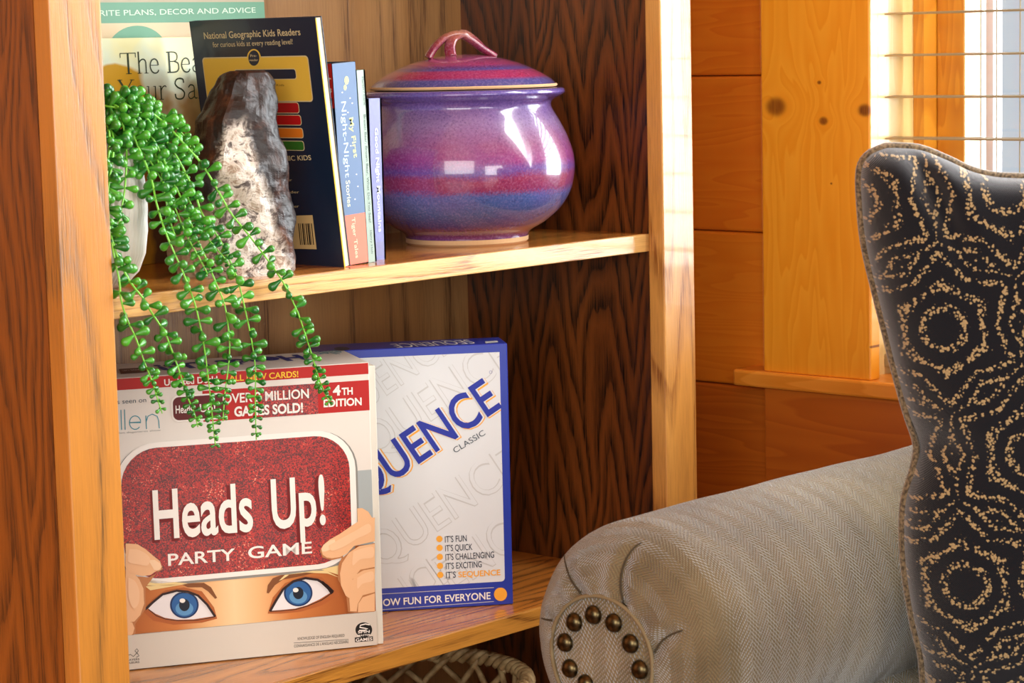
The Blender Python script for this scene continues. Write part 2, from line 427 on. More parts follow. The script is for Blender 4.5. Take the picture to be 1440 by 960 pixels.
# ================================================================== BOOKCASE
bc = thing('bookcase', 'honey oak bookcase with window-lit front stiles holding books, games and a pot', 'bookcase')
BW, SW, ST = .865, .0545, .021
SZ1, SZ0 = .841, .462; TH = .0192
TOPZ = 1.9
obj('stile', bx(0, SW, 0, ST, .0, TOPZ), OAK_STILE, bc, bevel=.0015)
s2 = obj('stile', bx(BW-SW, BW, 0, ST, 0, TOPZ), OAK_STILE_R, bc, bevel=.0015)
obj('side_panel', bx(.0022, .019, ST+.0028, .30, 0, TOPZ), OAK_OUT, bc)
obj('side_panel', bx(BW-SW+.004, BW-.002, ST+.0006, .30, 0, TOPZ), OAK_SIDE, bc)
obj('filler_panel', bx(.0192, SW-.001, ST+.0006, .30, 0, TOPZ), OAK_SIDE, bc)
obj('back_panel', bx(SW-.001, BW-SW+.004, .2955, .302, 0, TOPZ), OAK_BACK, bc)
obj('top_panel', bx(-.01, BW+.01, -.01, .31, TOPZ, TOPZ+.02), OAK_SHELF, bc, bevel=.003)
def shelf(z, em):
    s = obj('shelf', bx(SW-.0005, BW-SW+.0035, ST+.005, .295, z-TH, z), OAK_SHELF, bc)
    obj('shelf_edge', bx(SW-.0005, BW-SW+.0035, ST+.0002, ST+.005, z-TH, z-.0001), em, s, bevel=.0008)
shelf(SZ1, OAK_EDGE); shelf(SZ0, OAK_EDGE2); shelf(.18, OAK_EDGE2); shelf(1.26, OAK_EDGE); shelf(1.6, OAK_EDGE)
obj('toe_kick', bx(SW, BW-SW, .004, .02, .0, .09), OAK_STILE, bc)

# ================================================================== GAME BOXES
def speck(name, dark, mid, bright, sc):
    m = mat(name, mid, .4, .2); t = NT(m); p = t.pos()
    v = t.add('ShaderNodeTexVoronoi'); t.l.new(p, v.inputs['Vector']); v.inputs['Scale'].default_value = sc
    s = t.sep(v.outputs['Color']); big = t.noise(p, 28, 3, .6)
    a = t.math('ADD', t.math('MULTIPLY', s[0], .62), t.math('MULTIPLY', big, .62))
    t.l.new(t.ramp(a, [(0, dark), (.42, dark), (.62, mid), (.84, bright), (.92, bright), (1, 'F09A78')]), B(m).inputs['Base Color'])
    return m
CARD = mat('white_card', 'DED7CB', .35); CARD2 = mat('white_card_side', 'D8D3C4', .4)
WHT = flat('print_white', 'EFEAE0'); RED = flat('print_red', 'B4160E'); DRED = flat('print_dark_red', '5A0A0A')
GLIT = speck('red_glitter', '4A0303', '8E0805', 'C0200E', 1000)
NAVY = flat('print_navy', '1C2E7A'); YEL = flat('print_yellow', 'F2C02E'); TEAL = flat('print_teal', '3E8F9E')
BLK = flat('print_black', '1A1612'); GRY = flat('print_grey', '8A8880'); LGRY = flat('print_light_grey', 'C6C6C4')
HW, HH, HD = .268, .283, .125
psi = math.radians(-30.49)
A = Vector((.4027, .0467, SZ0))
hb = thing('party_game_box', 'white and red party game box with printed blue eyes on the lower shelf', 'game box', A, (0, 0, psi))
hbm = bmesh.new(); box(hbm, -HW, 0, 0, HD-.02, 0.0005, HH)
obj('lid', hbm, CARD, hb, bevel=.0012)
obj('tray', bx(-HW+.004, .0068, .0022, HD-.004, .0002, HH-.004), CARD2, hb, bevel=.001)
fr = Face(hb, (0, 0, 0), (1, 0, 0), (0, 0, 1))
def vr(px, py): return fr.uv(px, py).y
UL = -HW+.0008; UR = -.0008
vb = lambda y: vr(518+(y-510)*.033, y)
fr.rect('red_band', UL, UR, vb(525.5), vb(510), RED, 1)
u_l = fr.uv(267, 553).x
fr.rect('red_band', u_l+.012, UR, vb(576.5), vb(534), RED, 1)
fr.rect('glitter_band', u_l+.07, fr.uv(447, 560).x, vb(576.5), vb(534), GLIT, 2)
lu0, lu1 = fr.uv(241, 575).x, fr.uv(309, 575).x; lv1 = fr.uv(250, 556).y; lv0 = fr.uv(250, 593).y
fr.poly('logo_outline', rrect(lu0, lu1+.006, lv0, lv1, .007), WHT, 3, px=False)
fr.poly('logo_panel', rrect(lu0+.0015, lu1+.006, lv0+.0015, lv1-.0015, .0058), DRED, 4, px=False)
fr.text('lettering', 'Heads', (247, 581), (271, 579.5), 11, WHT, 5, .012)
fr.text('lettering', 'Up!', (281, 579), (303, 577.5), 11, WHT, 5, .012)
fr.text('lettering', 'Updated Deck!', (231, 542), (306, 537), 9, WHT, 3, .02)
fr.text('lettering', 'ALL NEW CARDS!', (322, 536), (419.5, 529.7), 8.5, YEL, 3, .02)
fr.text('lettering', 'OVER 2 MILLION', (313, 567), (434.3, 559), 13, WHT, 5, .018)
fr.text('lettering', 'GAMES SOLD!', (329.4, 585), (426, 579), 13.5, WHT, 5, .035)
fr.text('lettering', '4', (468, 555.8), (479, 555), 14, WHT, 3, .035)
fr.text('lettering', 'TH', (480.5, 555), (496, 554), 10, WHT, 3, .03)
fr.text('lettering', 'EDITION', (455, 572), (508.5, 569), 10.5, WHT, 3, .03)
fr.text('lettering', 'As seen on', (157, 568.5), (205.6, 565), 6.3, flat('print_slate', '2A3F4E'), 2, 0)
fr.strokes('lettering', [([(157, 594), (156, 591), (150, 590), (146, 597), (150, 605), (157, 603)], .0009), ([(170, 576), (171, 604)], .0009), ([(175, 575.5), (176, 604)], .0009),
    ([(183, 594)] + [(190+8*math.cos(a), 594-9.5*math.sin(a)) for a in [x*.35 for x in range(0, 17)]], .0009), ([(182, 594), (198, 593)], .0009),
    ([(205, 584), (206, 603)], .0009), ([(205.5, 593), (208, 585), (214, 582), (221, 585), (223, 591), (224, 602)], .0009)], .0009, TEAL, 2)
fr.text('lettering', 'the ellen degeneres show', (150, 611), (226, 605.5), 2.4, GRY, 2, 0)
# big card
cu0 = fr.uv(163, 700).x; cu1 = fr.uv(501, 700).x; cv1 = fr.uv(440, 605.5).y; cv0 = fr.uv(400, 804).y
fr.poly('card_shadow', rrect(cu0-.001, cu1+.002, cv0-.0025, cv1-.0005, .040), GRY, 4, px=False)
fr.poly('card_border', rrect(cu0, cu1, cv0, cv1, .040), WHT, 5, px=False)
fr.poly('card_red', rrect(cu0+.0055, cu1-.006, cv0+.0048, cv1-.0052, .035), GLIT, 6, px=False)
for sh, mm, lv, bo in (((-.0022, -.0012), flat('print_shadow_red', '6E0B08'), 7, .045), ((0, 0), WHT, 8, .018)):
    fr.text('title_lettering', 'Heads', (217, 757), (356, 744.5), 68, mm, lv, bo, shift=sh)
    fr.text('title_lettering', 'Up!', (383, 742), (458, 735), 69, mm, lv, bo, shift=sh)
fr.text('title_lettering', 'PARTY', (236.3, 794.8), (330.5, 786.8), 16.5, WHT, 8, .014)
fr.text('title_lettering', 'GAME', (348.8, 784.8), (438.5, 777), 16.5, WHT, 8, .014)
# printed face
def c5(P): return [(150+x/3.512, 700+y/3.512) for x, y in P]
SK = mat('print_skin', 'D99A5E', .45, spec=.3); t = NT(SK); s_ = t.sep(t.pos())
cc = fr.uv(330, 860).x
dd = t.math('ABSOLUTE', t.math('SUBTRACT', s_[0], cc))
t.l.new(t.ramp(t.math('MULTIPLY', dd, 9), [(0, 'F2CD9B'), (.22, 'E8B57C'), (.5, 'CC7C3C'), (1, 'A85A24')]), B(SK).inputs['Base Color'])
FI = flat('print_finger', 'EBB888'); FI2 = flat('print_finger_shade', 'B97A4A'); FIL = flat('print_finger_light', 'F4CFA6')
vsk = vr(530, 858.6)
fr.rect('skin_print', UL, UR, vsk, cv0+.02, SK, 2)
gb = fr.uv(503, 700)
fr.rect('backdrop_print', cu1-.02, UR, cv0+.02, fr.uv(522, 660).y, flat('print_backdrop', 'A6AEAC'), 1)
eyeW = flat('print_eye_white', 'E6E2E0'); IR = mat('print_iris', '2A5C96', .4); PU = flat('print_pupil', '0C1626')
t = NT(IR)
LASH = flat('print_lash', '2A120A'); BROW = flat('print_brow', '7E4A22')
L_eye = c5([(205, 545), (240, 510), (275, 480), (345, 462), (400, 468), (450, 485), (495, 530), (532, 582), (480, 590), (430, 598), (345, 600), (285, 590), (240, 570)])
R_eye = c5([(805, 556), (835, 510), (870, 455), (920, 415), (980, 400), (1040, 408), (1085, 435), (1112, 462), (1050, 500), (990, 528), (930, 545), (860, 552)])
fr.poly('eye_shade', c5([(180, 560), (225, 500), (290, 455), (380, 440), (470, 460), (530, 540), (545, 595), (470, 615), (330, 625), (230, 605)]), flat('print_eye_shade', 'B0602C'), 3)
fr.poly('eye_shade', c5([(795, 570), (820, 490), (880, 420), (970, 385), (1060, 390), (1130, 450), (1150, 480), (1060, 530), (960, 560), (860, 570)]), flat('print_eye_shade2', 'B0602C'), 3)
fr.poly('eye_white', L_eye, eyeW, 4); fr.poly('eye_white', R_eye, eyeW, 4)
def clipell(cx, cy, rx, ry, top):
    return c5([(x, max(y, top(x))) for x, y in ell(cx, cy, rx, ry, 36)])
LID_L = [(225, 525), (275, 480), (345, 462), (400, 468), (450, 485), (495, 530)]
LID_R = [(835, 510), (870, 455), (920, 415), (980, 400), (1040, 408), (1085, 435)]
def interp(T):
    def f(x):
        for (a, b), (c, d) in zip(T, T[1:]):
            if a <= x <= c: return b+(d-b)*(x-a)/(c-a)
        return T[0][1]
    return f
for (cx, cy, T, hx, hy) in ((383, 527, LID_L, 373, 505), (945, 468, LID_R, 932, 453)):
    f_ = interp(T)
    fr.poly('iris_rim', clipell(cx, cy, 71, 66, f_), flat('print_iris_rim', '14315E'), 5)
    fr.poly('iris', clipell(cx, cy, 62, 58, f_), flat('print_iris_mid', '2B5F9A'), 6)
    fr.poly('iris', c5(ell(cx, cy+18, 44, 34)), flat('print_iris_light', '5B93C0'), 7)
    fr.poly('pupil', c5(ell(cx, cy, 26, 30)), PU, 8)
    fr.poly('catchlight', c5(ell(hx, hy, 14, 11)), WHT, 9)
px1 = .00062/1.0
fr.strokes('lash', [(c5([(190, 548), (225, 515), (275, 474), (345, 456), (400, 461), (450, 480), (495, 525), (535, 584)]), .0022), (c5([(205, 548), (245, 580), (290, 596), (350, 604), (440, 602), (500, 592), (535, 584)]), .0007)], .002, LASH, 10)
fr.strokes('lash', [(c5([(805, 558), (835, 505), (870, 449), (920, 410), (980, 394), (1040, 402), (1085, 430), (1118, 462)]), .0024), (c5([(805, 558), (860, 556), (930, 549), (990, 532), (1060, 502), (1118, 462)]), .0007),
    (c5([(1060, 412), (1095, 445), (1112, 470)]), .003)], .002, LASH, 10)
fr.poly('eyebrow', c5([(370, 426), (420, 420), (480, 418), (515, 440), (545, 492), (535, 497), (500, 460), (470, 440), (400, 440)]), BROW, 4)
fr.poly('eyebrow', c5([(790, 468), (795, 430), (820, 395), (860, 380), (960, 368), (1060, 360), (960, 385), (870, 402), (830, 430), (800, 470)]), BROW, 4)
hair = flat('print_hair', 'E9CE8E')
fr.polys('hair_print', [c5(P) for P in ([(150, 395), (230, 405), (400, 420), (300, 432), (175, 430)], [(190, 435), (330, 425), (400, 422), (300, 440), (215, 455)], [(850, 408), (880, 378), (900, 378), (865, 402)],
    [(870, 380), (1000, 365), (1150, 330), (1150, 380), (1060, 352)], [(960, 366), (1080, 356), (1148, 392), (1090, 372)])], hair, 5)
for P in ([(1050, 255), (1065, 292), (1110, 305), (1165, 292), (1215, 250), (1322, 220), (1322, 562), (1222, 566), (1190, 560), (1180, 470), (1140, 400), (1142, 330), (1165, 280)],
    [(95, 340), (150, 385), (205, 390), (240, 372), (272, 352), (275, 330), (190, 440), (192, 545), (140, 620), (142, 665), (112, 690), (95, 690)]): fr.poly('finger_shade', c5(P), FI2, 11)
fr.poly('finger_print', c5([(1057, 250), (1065, 278), (1085, 292), (1110, 296), (1150, 290), (1185, 272), (1220, 235), (1322, 212), (1322, 95), (1270, 95), (1215, 130), (1150, 175), (1100, 203), (1070, 228)]), FI, 12)
fr.poly('finger_print', c5([(1235, 50), (1260, 48), (1290, 66), (1310, 98), (1270, 108), (1238, 122)]), FI, 11)
fr.poly('fingernail_print', c5([(1058, 250), (1068, 230), (1100, 207), (1125, 203), (1128, 222), (1108, 250), (1078, 262), (1062, 262)]), FIL, 13)
fr.poly('finger_print', c5([(1160, 320), (1195, 268), (1245, 235), (1322, 224), (1322, 338), (1250, 352), (1212, 400), (1200, 495), (1178, 480), (1155, 430), (1150, 370)]), FI, 13)
fr.poly('finger_print', c5([(1203, 420), (1225, 378), (1265, 355), (1322, 345), (1322, 462), (1262, 478), (1238, 520), (1232, 558), (1200, 556), (1196, 500)]), FI, 14)
fr.poly('finger_print', c5([(1240, 520), (1262, 488), (1322, 468), (1322, 556), (1238, 562)]), FI, 14)
fr.poly('finger_print', c5([(92, 222), (150, 226), (190, 250), (225, 280), (262, 310), (270, 335), (265, 352), (238, 362), (215, 378), (175, 384), (120, 372), (92, 345)]), FI, 13)
fr.poly('fingernail_print', c5([(205, 305), (235, 303), (262, 320), (270, 338), (255, 355), (232, 352)]), FIL, 14)
fr.poly('finger_print', c5([(92, 348), (128, 362), (160, 400), (180, 445), (184, 520), (165, 575), (135, 608), (92, 612)]), FI, 12)
fr.poly('finger_print', c5([(92, 606), (125, 612), (136, 640), (128, 668), (112, 682), (92, 684)]), FI, 13)
for P in ([(1095, 232), (1150, 200), (1225, 160), (1290, 125), (1300, 165), (1230, 200), (1165, 240), (1110, 258)], [(1215, 262), (1265, 245), (1312, 240), (1312, 290), (1250, 300), (1212, 330)],
    [(1235, 392), (1275, 368), (1312, 362), (1312, 405), (1262, 420), (1236, 445)], [(110, 250), (160, 255), (210, 290), (200, 330), (150, 325), (105, 310)], [(105, 390), (140, 410), (160, 460), (155, 520), (128, 540), (105, 480)]):
    fr.poly('finger_light', [tuple(q)[:2] for q in smoothpath([(x, y, 0) for x, y in c5(P)]+[tuple(c5(P)[0])+(0,)], 4)[:-1]], flat('print_finger_glow', 'F1C498'), 15)
fr.rect('bottom_strip', UL, UR, .0012, vsk, flat('print_pale_grey', 'CFC7B8'), 15)
fr.text('lettering', 'KNOWLEDGE OF ENGLISH REQUIRED', (418, 899), (483.7, 894.2), 4, BLK, 16, 0)
fr.text('lettering', "CONNAISSANCE DE L'ANGLAIS NÉCESSAIRE", (412.8, 909.3), (489.4, 903), 4, BLK, 16, 0)
fr.strokes('rule', [([(412.5, 903), (489.4, 897.8)], .0004)], .0004, BLK, 16)
fr.poly('maker_emblem', ell(510.8, 884.5, 11.8, 10.5), BLK, 16)
fr.poly('maker_emblem', [(498, 895.3), (523.5, 893.5), (523.8, 900), (498.5, 902)], BLK, 16)
fr.strokes('maker_swirl', [([(519, 877.5), (513, 876.2), (506, 878), (505, 881), (511, 882), (516, 883), (512, 885), (504, 885.3)], .0011)], .001, WHT, 17)
fr.text('lettering', 'SPIN', (502.5, 889.5), (519, 888.3), 3.6, WHT, 17, .02)
fr.text('lettering', 'MASTER', (502, 893.8), (520, 892.4), 2.4, WHT, 17, .01)
fr.text('lettering', 'GAMES', (499.5, 901), (522.5, 899.2), 4.4, WHT, 17, .02)
fr.strokes('player_icon', [([(178, 921), (183, 919), (187, 922), (191, 918), (194, 914), (192, 911), (189, 914), (193, 918), (195, 921), (191, 923)], .0006)], .0006, BLK, 16)
fr.text('lettering', 'PLAYERS', (176, 928.5), (195.5, 926.8), 2.6, BLK, 16, .01)
fr.text('lettering', 'JOUEURS', (176, 932.6), (195.5, 931), 2.6, BLK, 16, .01)
tp_ = Face(hb, (0, 0, HH), (1, 0, 0), (0, 1, 0))
tp_.text('lettering', 'Heads Up!', (419, 499), (215, 514), 0.040/((CAM-A).length/F), NAVY, 2, .04)
tp_.text('lettering', 'ellen', (472, 492.5), (437, 495.5), .030/((CAM-A).length/F), TEAL, 2, 0)
tp_.poly('maker_emblem', ell(480.7, 490.7, 11, 2.6), flat('print_charcoal', '3A3C44'), 3)
tp_.poly('badge', [(167, 519), (206, 516.5), (209, 521), (205, 523.5), (170, 526)], flat('print_maroon', '5A2A22'), 2)
tp_.text('lettering', 'HEADS UP!', (203, 518.8), (171, 521), .007/((CAM-A).length/F), WHT, 3, 0)

# sequence style box
A2 = Vector((.6122, .0532, SZ0))
sq = thing('board_game_box', 'blue bordered white board game box with diagonal blue title, right of the eyes box', 'game box', A2, (0, 0, math.radians(-39.13)))
QW, QH, QD = .205, .2783, .067
BLUE = mat('blue_card', '2438A0', .35, .2); BLUE2 = flat('print_blue', '26339A'); ORG = flat('print_orange', 'F0A838')
obj('lid', bx(-QW, 0, 0, QD-.012, .0004, QH), BLUE, sq, bevel=.001)
obj('tray', bx(-QW+.0015, -.0015, .003, QD, .0002, QH-.002), CARD, sq, bevel=.001)
fq = Face(sq, (0, 0, 0), (1, 0, 0), (0, 0, 1))
pu1 = fq.uv(706, 650).x; pv1 = fq.uv(650, 497).y; pv0 = fq.uv(650, 820.5).y
PANEL = flat('print_panel', 'D9DBDC')
fq.poly('front_panel', rrect(-QW+.006, pu1, pv0, pv1, .004), PANEL, 1, px=False)
def c8(P): return [(500+x/2.2326, 450+y/2.2326) for x, y in P]
ang = math.radians(34.3)
for (ex, ey, L, h, g0) in ((640, 480, 240, 46, 0), (726, 500, 300, 50, 0), (735, 655, 300, 50, 0), (760, 740, 300, 52, 0), (640, 800, 250, 44, 0)):
    p1 = (ex, ey+10); p0 = (p1[0]-L*math.cos(ang), p1[1]+L*math.sin(ang))
    for mm, lv, bo in ((LGRY, 2, .012), (PANEL, 3, -.006)):
        o = fq.text('ghost_lettering', 'SEQUENCE', p0, p1, h, mm, lv, bo)
        # clip to the panel
        bm = bmesh.new(); bm.from_mesh(o.data)
        for (pc, pn) in ((fq.pt(pu1, 0, 0), (1, 0, 0)), (fq.pt(-QW+.006, 0, 0), (-1, 0, 0)), (fq.pt(0, pv1, 0), (0, 0, 1)), (fq.pt(0, pv0, 0), (0, 0, -1))):
            bmesh.ops.bisect_plane(bm, geom=bm.verts[:]+bm.edges[:]+bm.faces[:], plane_co=pc, plane_no=pn, clear_outer=True)
        bm.to_mesh(o.data); bm.free()
e1 = (705.5, 571.5); Lq = 292; e0 = (e1[0]-Lq*math.cos(ang), e1[1]+Lq*math.sin(ang))
def clip_to(o, u1):
    bm = bmesh.new(); bm.from_mesh(o.data)
    for (pc, pn) in ((fq.pt(u1, 0, 0), (1, 0, 0)), (fq.pt(-QW+.001, 0, 0), (-1, 0, 0)), (fq.pt(0, .001, 0), (0, 0, -1))):
        bmesh.ops.bisect_plane(bm, geom=bm.verts[:]+bm.edges[:]+bm.faces[:], plane_co=pc, plane_no=pn, clear_outer=True)
    bm.to_mesh(o.data); bm.free()
clip_to(fq.text('title_outline', 'SEQUENCE', e0, e1, 50, ORG, 4, .030, shift=(.0020, -.0014)), pu1)
clip_to(fq.text('title_outline', 'SEQUENCE', e0, e1, 50, PANEL, 5, .014, shift=(.0016, -.0010)), pu1)
clip_to(fq.text('title_lettering', 'SEQUENCE', e0, e1, 50, BLUE2, 6, .014), pu1+.001)
fq.text('lettering', 'CLASSIC', (640, 637), (683, 610.5), 8, flat('print_slate2', '46505A'), 4, 0)
fq.strokes('trade_mark', [([(690+2*math.cos(a), 523+2*math.sin(a)) for a in [x*.6 for x in range(12)]], .0003)], .0003, BLUE2, 4)
INK = flat('print_ink', '2E3444')
for i, (y, body, xe) in enumerate(((0, "IT'S FUN", 656.3), (1, "IT'S QUICK", 664.4), (2, "IT'S CHALLENGING", 694.8), (3, "IT'S EXCITING", 677.4), (4, "IT'S", 641))):
    by = 762.3+12.55*i
    fq.poly('coin_print', ell(617.8+i*.3, by-5+(i*.1), 4.4, 4.5), ORG, 4)
    fq.text('lettering', body, (625.6+i*.4, by), (xe, by-(xe-625)*.055), 8.8, INK, 4, .008)
fq.text('lettering', 'SEQUENCE', (644.5, 811.3), (703.6, 808), 8, ORG, 4, .02)
fq.strokes('rule', [([(470, 839), (541.8, 834.6), (694.4, 825.8)], .0006), ([(470, 861), (542.8, 856.4), (694.4, 845.3)], .0006)], .0006, LGRY, 2)
fq.text('lettering', 'KNOW FUN FOR EVERYONE', (520, 853), (689.8, 841.8), 10, WHT, 3, .015)
fq.poly('coin_print', ell(703.8, 835.2, 9.2, 9.4), ORG, 3)
ft = Face(sq, (0, 0, QH), (1, 0, 0), (0, 1, 0))
ft.text('lettering', 'SEQUENCE', (658, 477.7), (548, 484), .034/((CAM-A2).length/F), WHT, 2, 0)
ft.poly('tag_print', [(682, 480.3), (699, 479), (701, 481.3), (683, 483)], LGRY, 2)

# ================================================================== UPPER SHELF BOOKS
def book(label, loc, lean, T, D, H, cover, name='book', cat='book', pages='E8E0CC'):
    """spine at local y=0, thickness T in x, depth D in y"""
    r = thing(name, label, cat, loc, (0, -lean, 0), 'picture books leaning in a row on the upper shelf')
    ct = .0022 if T > .01 else .0008
    b = bmesh.new()
    box(b, 0, ct, 0, D, 0, H); box(b, T-ct, T, 0, D, 0, H); box(b, 0, T, 0, ct, 0, H)
    obj('cover', b, cover, r)
    obj('pages', bx(ct+.0001, T-ct-.0001, ct+.0001, D-.003, .002, H-.003), mat('pages', pages, .8), r)
    return r
# navy back-cover book (its pages side towards us)
NV = mat('navy_cover', '142238', .3, .3)
th = .11583
nb = thing('reader_book', 'navy children\'s reader with its back cover showing, yellow panel and barcode, behind the rock', 'book', (.368, .041, SZ1), (0, -th, 0), None)
b = bmesh.new(); box(b, 0, .0008, 0, .18, 0, .2397); box(b, .0075, .0083, 0, .18, 0, .2397); box(b, 0, .0083, .179, .18, 0, .2397)
obj('cover', b, NV, nb)
pg = obj('pages', bx(.0009, .0074, .001, .1785, .0005, .2385), mat('pages_cream', 'E9DFC0', .8), nb)
obj('cover_edge', bx(-.0001, .0012, -.0004, .0003, 0, .2385), flat('print_edge_yellow', 'E8C23A'), nb)
fn = Face(nb, (0, 0, 0), (0, -1, 0), (0, 0, 1), .0001)
GOLD = flat('print_gold', 'D8B24A'); TAN = flat('print_tan', 'C9B98E')
fn.text('lettering', 'National Geographic Kids Readers', (287.5, 54.8), (423, 49.3), 9, TAN, 2, .01)
fn.text('lettering', 'for curious kids at every reading level!', (299.8, 66.5), (412, 62), 7, TAN, 2, 0)
c1 = fn.uv(287, 82.7); c2 = fn.uv(433, 79); c3 = fn.uv(438.5, 140.5); c4 = fn.uv(291, 143)
pu = [(c1.x+c4.x)/2, (c2.x+c3.x)/2]; pv = [(c3.y+c4.y)/2, (c1.y+c2.y)/2]
fn.poly('panel_outline', rrect(pu[0]-.001, pu[1]+.001, pv[0]-.001, pv[1]+.001, .004), TAN, 1, px=False)
fn.poly('yellow_panel', rrect(pu[0], pu[1], pv[0], pv[1], .004), flat('print_mustard', 'D8B040'), 2, px=False)
def pill(x1, y0, y1, m_, lev=2, x0=300, out=TAN):
    a = fn.uv(x0, y0); c = fn.uv(x1, y1); h = abs(c.y-a.y)
    u0_, u1_ = a.x, c.x; v0_, v1_ = min(a.y, c.y), max(a.y, c.y)
    fn.poly('pill_outline', rrect(u0_-.0008, u1_+.0008, v0_-.0007, v1_+.0007, h*.35), out, lev, px=False)
    fn.poly('pill', rrect(u0_, u1_, v0_, v1_, h*.3), m_, lev+1, px=False)
pill(417, 98.5, 110.5, NV, 3, 330)
fn.text('lettering', 'Supported Reading for Kids', (330, 121.5), (400, 121), 3, flat('print_brown', '5E4A1A'), 3)
for (x1, y0, y1, cl, nm) in ((421, 144.7, 158.4, 'A3121A', 'crimson'), (424, 162, 175.4, 'B01016', 'scarlet'), (426.7, 179.7, 193.4, 'D8761E', 'orange'), (428, 197.4, 211, '2F6A22', 'green')):
    pill(x1, y0, y1, flat('print_pill_'+nm, cl), 2, 320)
fn.poly('badge', ell(357.6, 81.5, 9.8, 12.8), GOLD, 5); fn.poly('badge', ell(357.6, 81.5, 7.8, 10.8), NV, 6)
fn.text('lettering', 'Pre-', (353, 80), (362, 79.6), 3.4, TAN, 7); fn.text('lettering', 'reader', (351.5, 86), (364, 85.5), 3.2, TAN, 7)
fn.text('lettering', 'NATIONAL GEOGRAPHIC KIDS', (312, 229), (438, 224.8), 6.6, TAN, 2, .012)
for x, y, w in ((411, 254.5, 30), (421, 271.5, 38), (421, 291.5, 36)):
    fn.text('lettering', 'Level 1 Reader', (x-w*1.4, y+1), (x, y), 3.5, TAN, 2)
fn.poly('barcode_panel', [(404, 303.5), (439.6, 302.3), (445.5, 350.3), (409, 349.5)], flat('print_buff', 'CDB27A'), 2)
for i, w in enumerate((1.2, .8, 1.8, .8, 1.4, 2.0, .8, 1.2)):
    x = 419.5+i*2.6
    fn.poly('bar', [(x, 314), (x+w, 314), (x+w+3, 344), (x+3, 344)], BLK, 3)

b2 = book('blue-grey and coral spined bedtime storybook with yellow title, next right of the navy reader', (.378, .050, SZ1), .05, .0315, .19, .1945, NV)
s2f = Face(b2, (0, 0, 0), (1, 0, 0), (0, 0, 1), .0002)
s2f.rect('spine_print', .0004, .0311, .0485, .194, flat('print_slate_blue', '5E7698'), 1)
s2f.rect('spine_print', .0004, .0311, .0002, .0485, flat('print_coral', 'E8765E'), 1)
PLE = flat('print_pale_sky', 'C6DCEA')
s2f.text('lettering', 'My First', (490.5, 166), (497.5, 222), 8, flat('print_lemon', 'DDE08E'), 2, .01)
s2f.text('lettering', 'Night-Night', (479.5, 143), (485.5, 250), 9, PLE, 2, 0)
s2f.text('lettering', 'Stories', (485.8, 254), (488.5, 291), 8, flat('print_pale_lemon', 'E6EAC0'), 2, 0)
s2f.text('lettering', 'Tiger Tales', (494, 306), (499.8, 363), 6.5, flat('print_pale_coral', 'F6C8AA'), 2, .01)
s2f.polys('moon_print', [ell(487, 113, 3, 6), ell(485, 123, 2, 4)], flat('print_moon', 'D9D98A'), 2)
s2f.polys('star_print', [ell(x, y, .9, 1.1, 8) for x, y in ((492, 138), (495, 145), (481, 300-170), (501, 245), (503, 262), (499, 280), (493, 205), (489, 158))], WHT, 2)
s2c = Face(b2, (0, 0, 0), (0, -1, 0), (0, 0, 1), .0002)
s2c.rect('cover_print', -.189, -.0002, .152, .1943, flat('print_bright_red', 'C8261C'), 1)
s2c.text('lettering', 'tiger', (446, 112), (466, 116), 9, flat('print_cream', 'F2DDB4'), 2, .02)
s2c.text('lettering', 'tales', (448, 128), (467, 130), 8, flat('print_cream2', 'F2DDB4'), 2, .02)
s2c.polys('tiger_stripe', [[(457+i*3, 138), (459+i*3, 138), (458.7+i*3, 149), (457.5+i*3, 150)] for i in range(4)], BLK, 2)
b3 = book('thin pale green spined picture book between the coral spine and the lilac spine', (.4115, .054, SZ1), .045, .0135, .17, .187, mat('pale_green_cover', '93A89A', .4))
s3 = Face(b3, (0, 0, 0), (1, 0, 0), (0, 0, 1), .0002)
DG = flat('print_dark_green', '3A4A44')
s3.text('lettering', 'Martin / Carle', (508.5, 108), (511.5, 148), 4, DG, 2)
s3.text('lettering', 'Brown Bear, Brown Bear, What Do You See?', (511.2, 161), (518.8, 313), 4, DG, 2)
s3.text('lettering', 'Henry Holt', (520, 324), (522, 357), 3.4, DG, 2)
b4 = book('short lilac spined night time book at the right end of the row beside the pot', (.4325, .068, SZ1), .0, .0195, .16, .159, mat('lilac_cover', '7478AE', .35))
s4 = Face(b4, (0, 0, 0), (1, 0, 0), (0, 0, 1), .0002)
s4.text('lettering', 'Good Night Mountains', (526.5, 180), (532, 326), 6.5, flat('print_mint', 'EEF6EA'), 2, .01)
s4.rect('mountain_print', .003, .0165, .004, .018, flat('print_lavender_grey', '7C7FA6'), 1)
for bb in (b2, b3, b4): bb['group'] = 'picture books leaning in a row on the upper shelf'

# green and beach books, faces out, leaning on the back panel
def faceout(label, x0, x1, y, H, T, cov, name='book'):
    lean = .035
    r = thing(name, label, 'book', (x0, y, SZ1), (-lean, 0, 0))
    b = bmesh.new(); w = x1-x0
    box(b, 0, w, 0, .002, 0, H); box(b, 0, w, T-.002, T, 0, H); box(b, 0, .002, 0, T, 0, H)
    obj('cover', b, cov, r, bevel=.0006)
    obj('pages', bx(.0025, w-.003, .0022, T-.0022, .002, H-.002), mat('pages_white', 'E9E3D2', .8), r)
    return r, Face(r, (0, 0, 0), (1, 0, 0), (0, 0, 1), .0002)
GM = mat('sage_cover', 'D6BE92', .35, .2)
gr, gf = faceout('large sage green banded decor book standing furthest back against the case', .235, .487, .262, .275, .014, GM, 'decor_book')
SAGE = flat('print_sage', '6FA588')
gv = lambda y: gf.uv(300, y).y
gf.rect('green_band', .0005, .2515, gv(31), gv(3), SAGE, 1)
gf.rect('top_strip', .0005, .2515, gv(3), gv(-8), flat('print_putty', 'B8AE92'), 1)
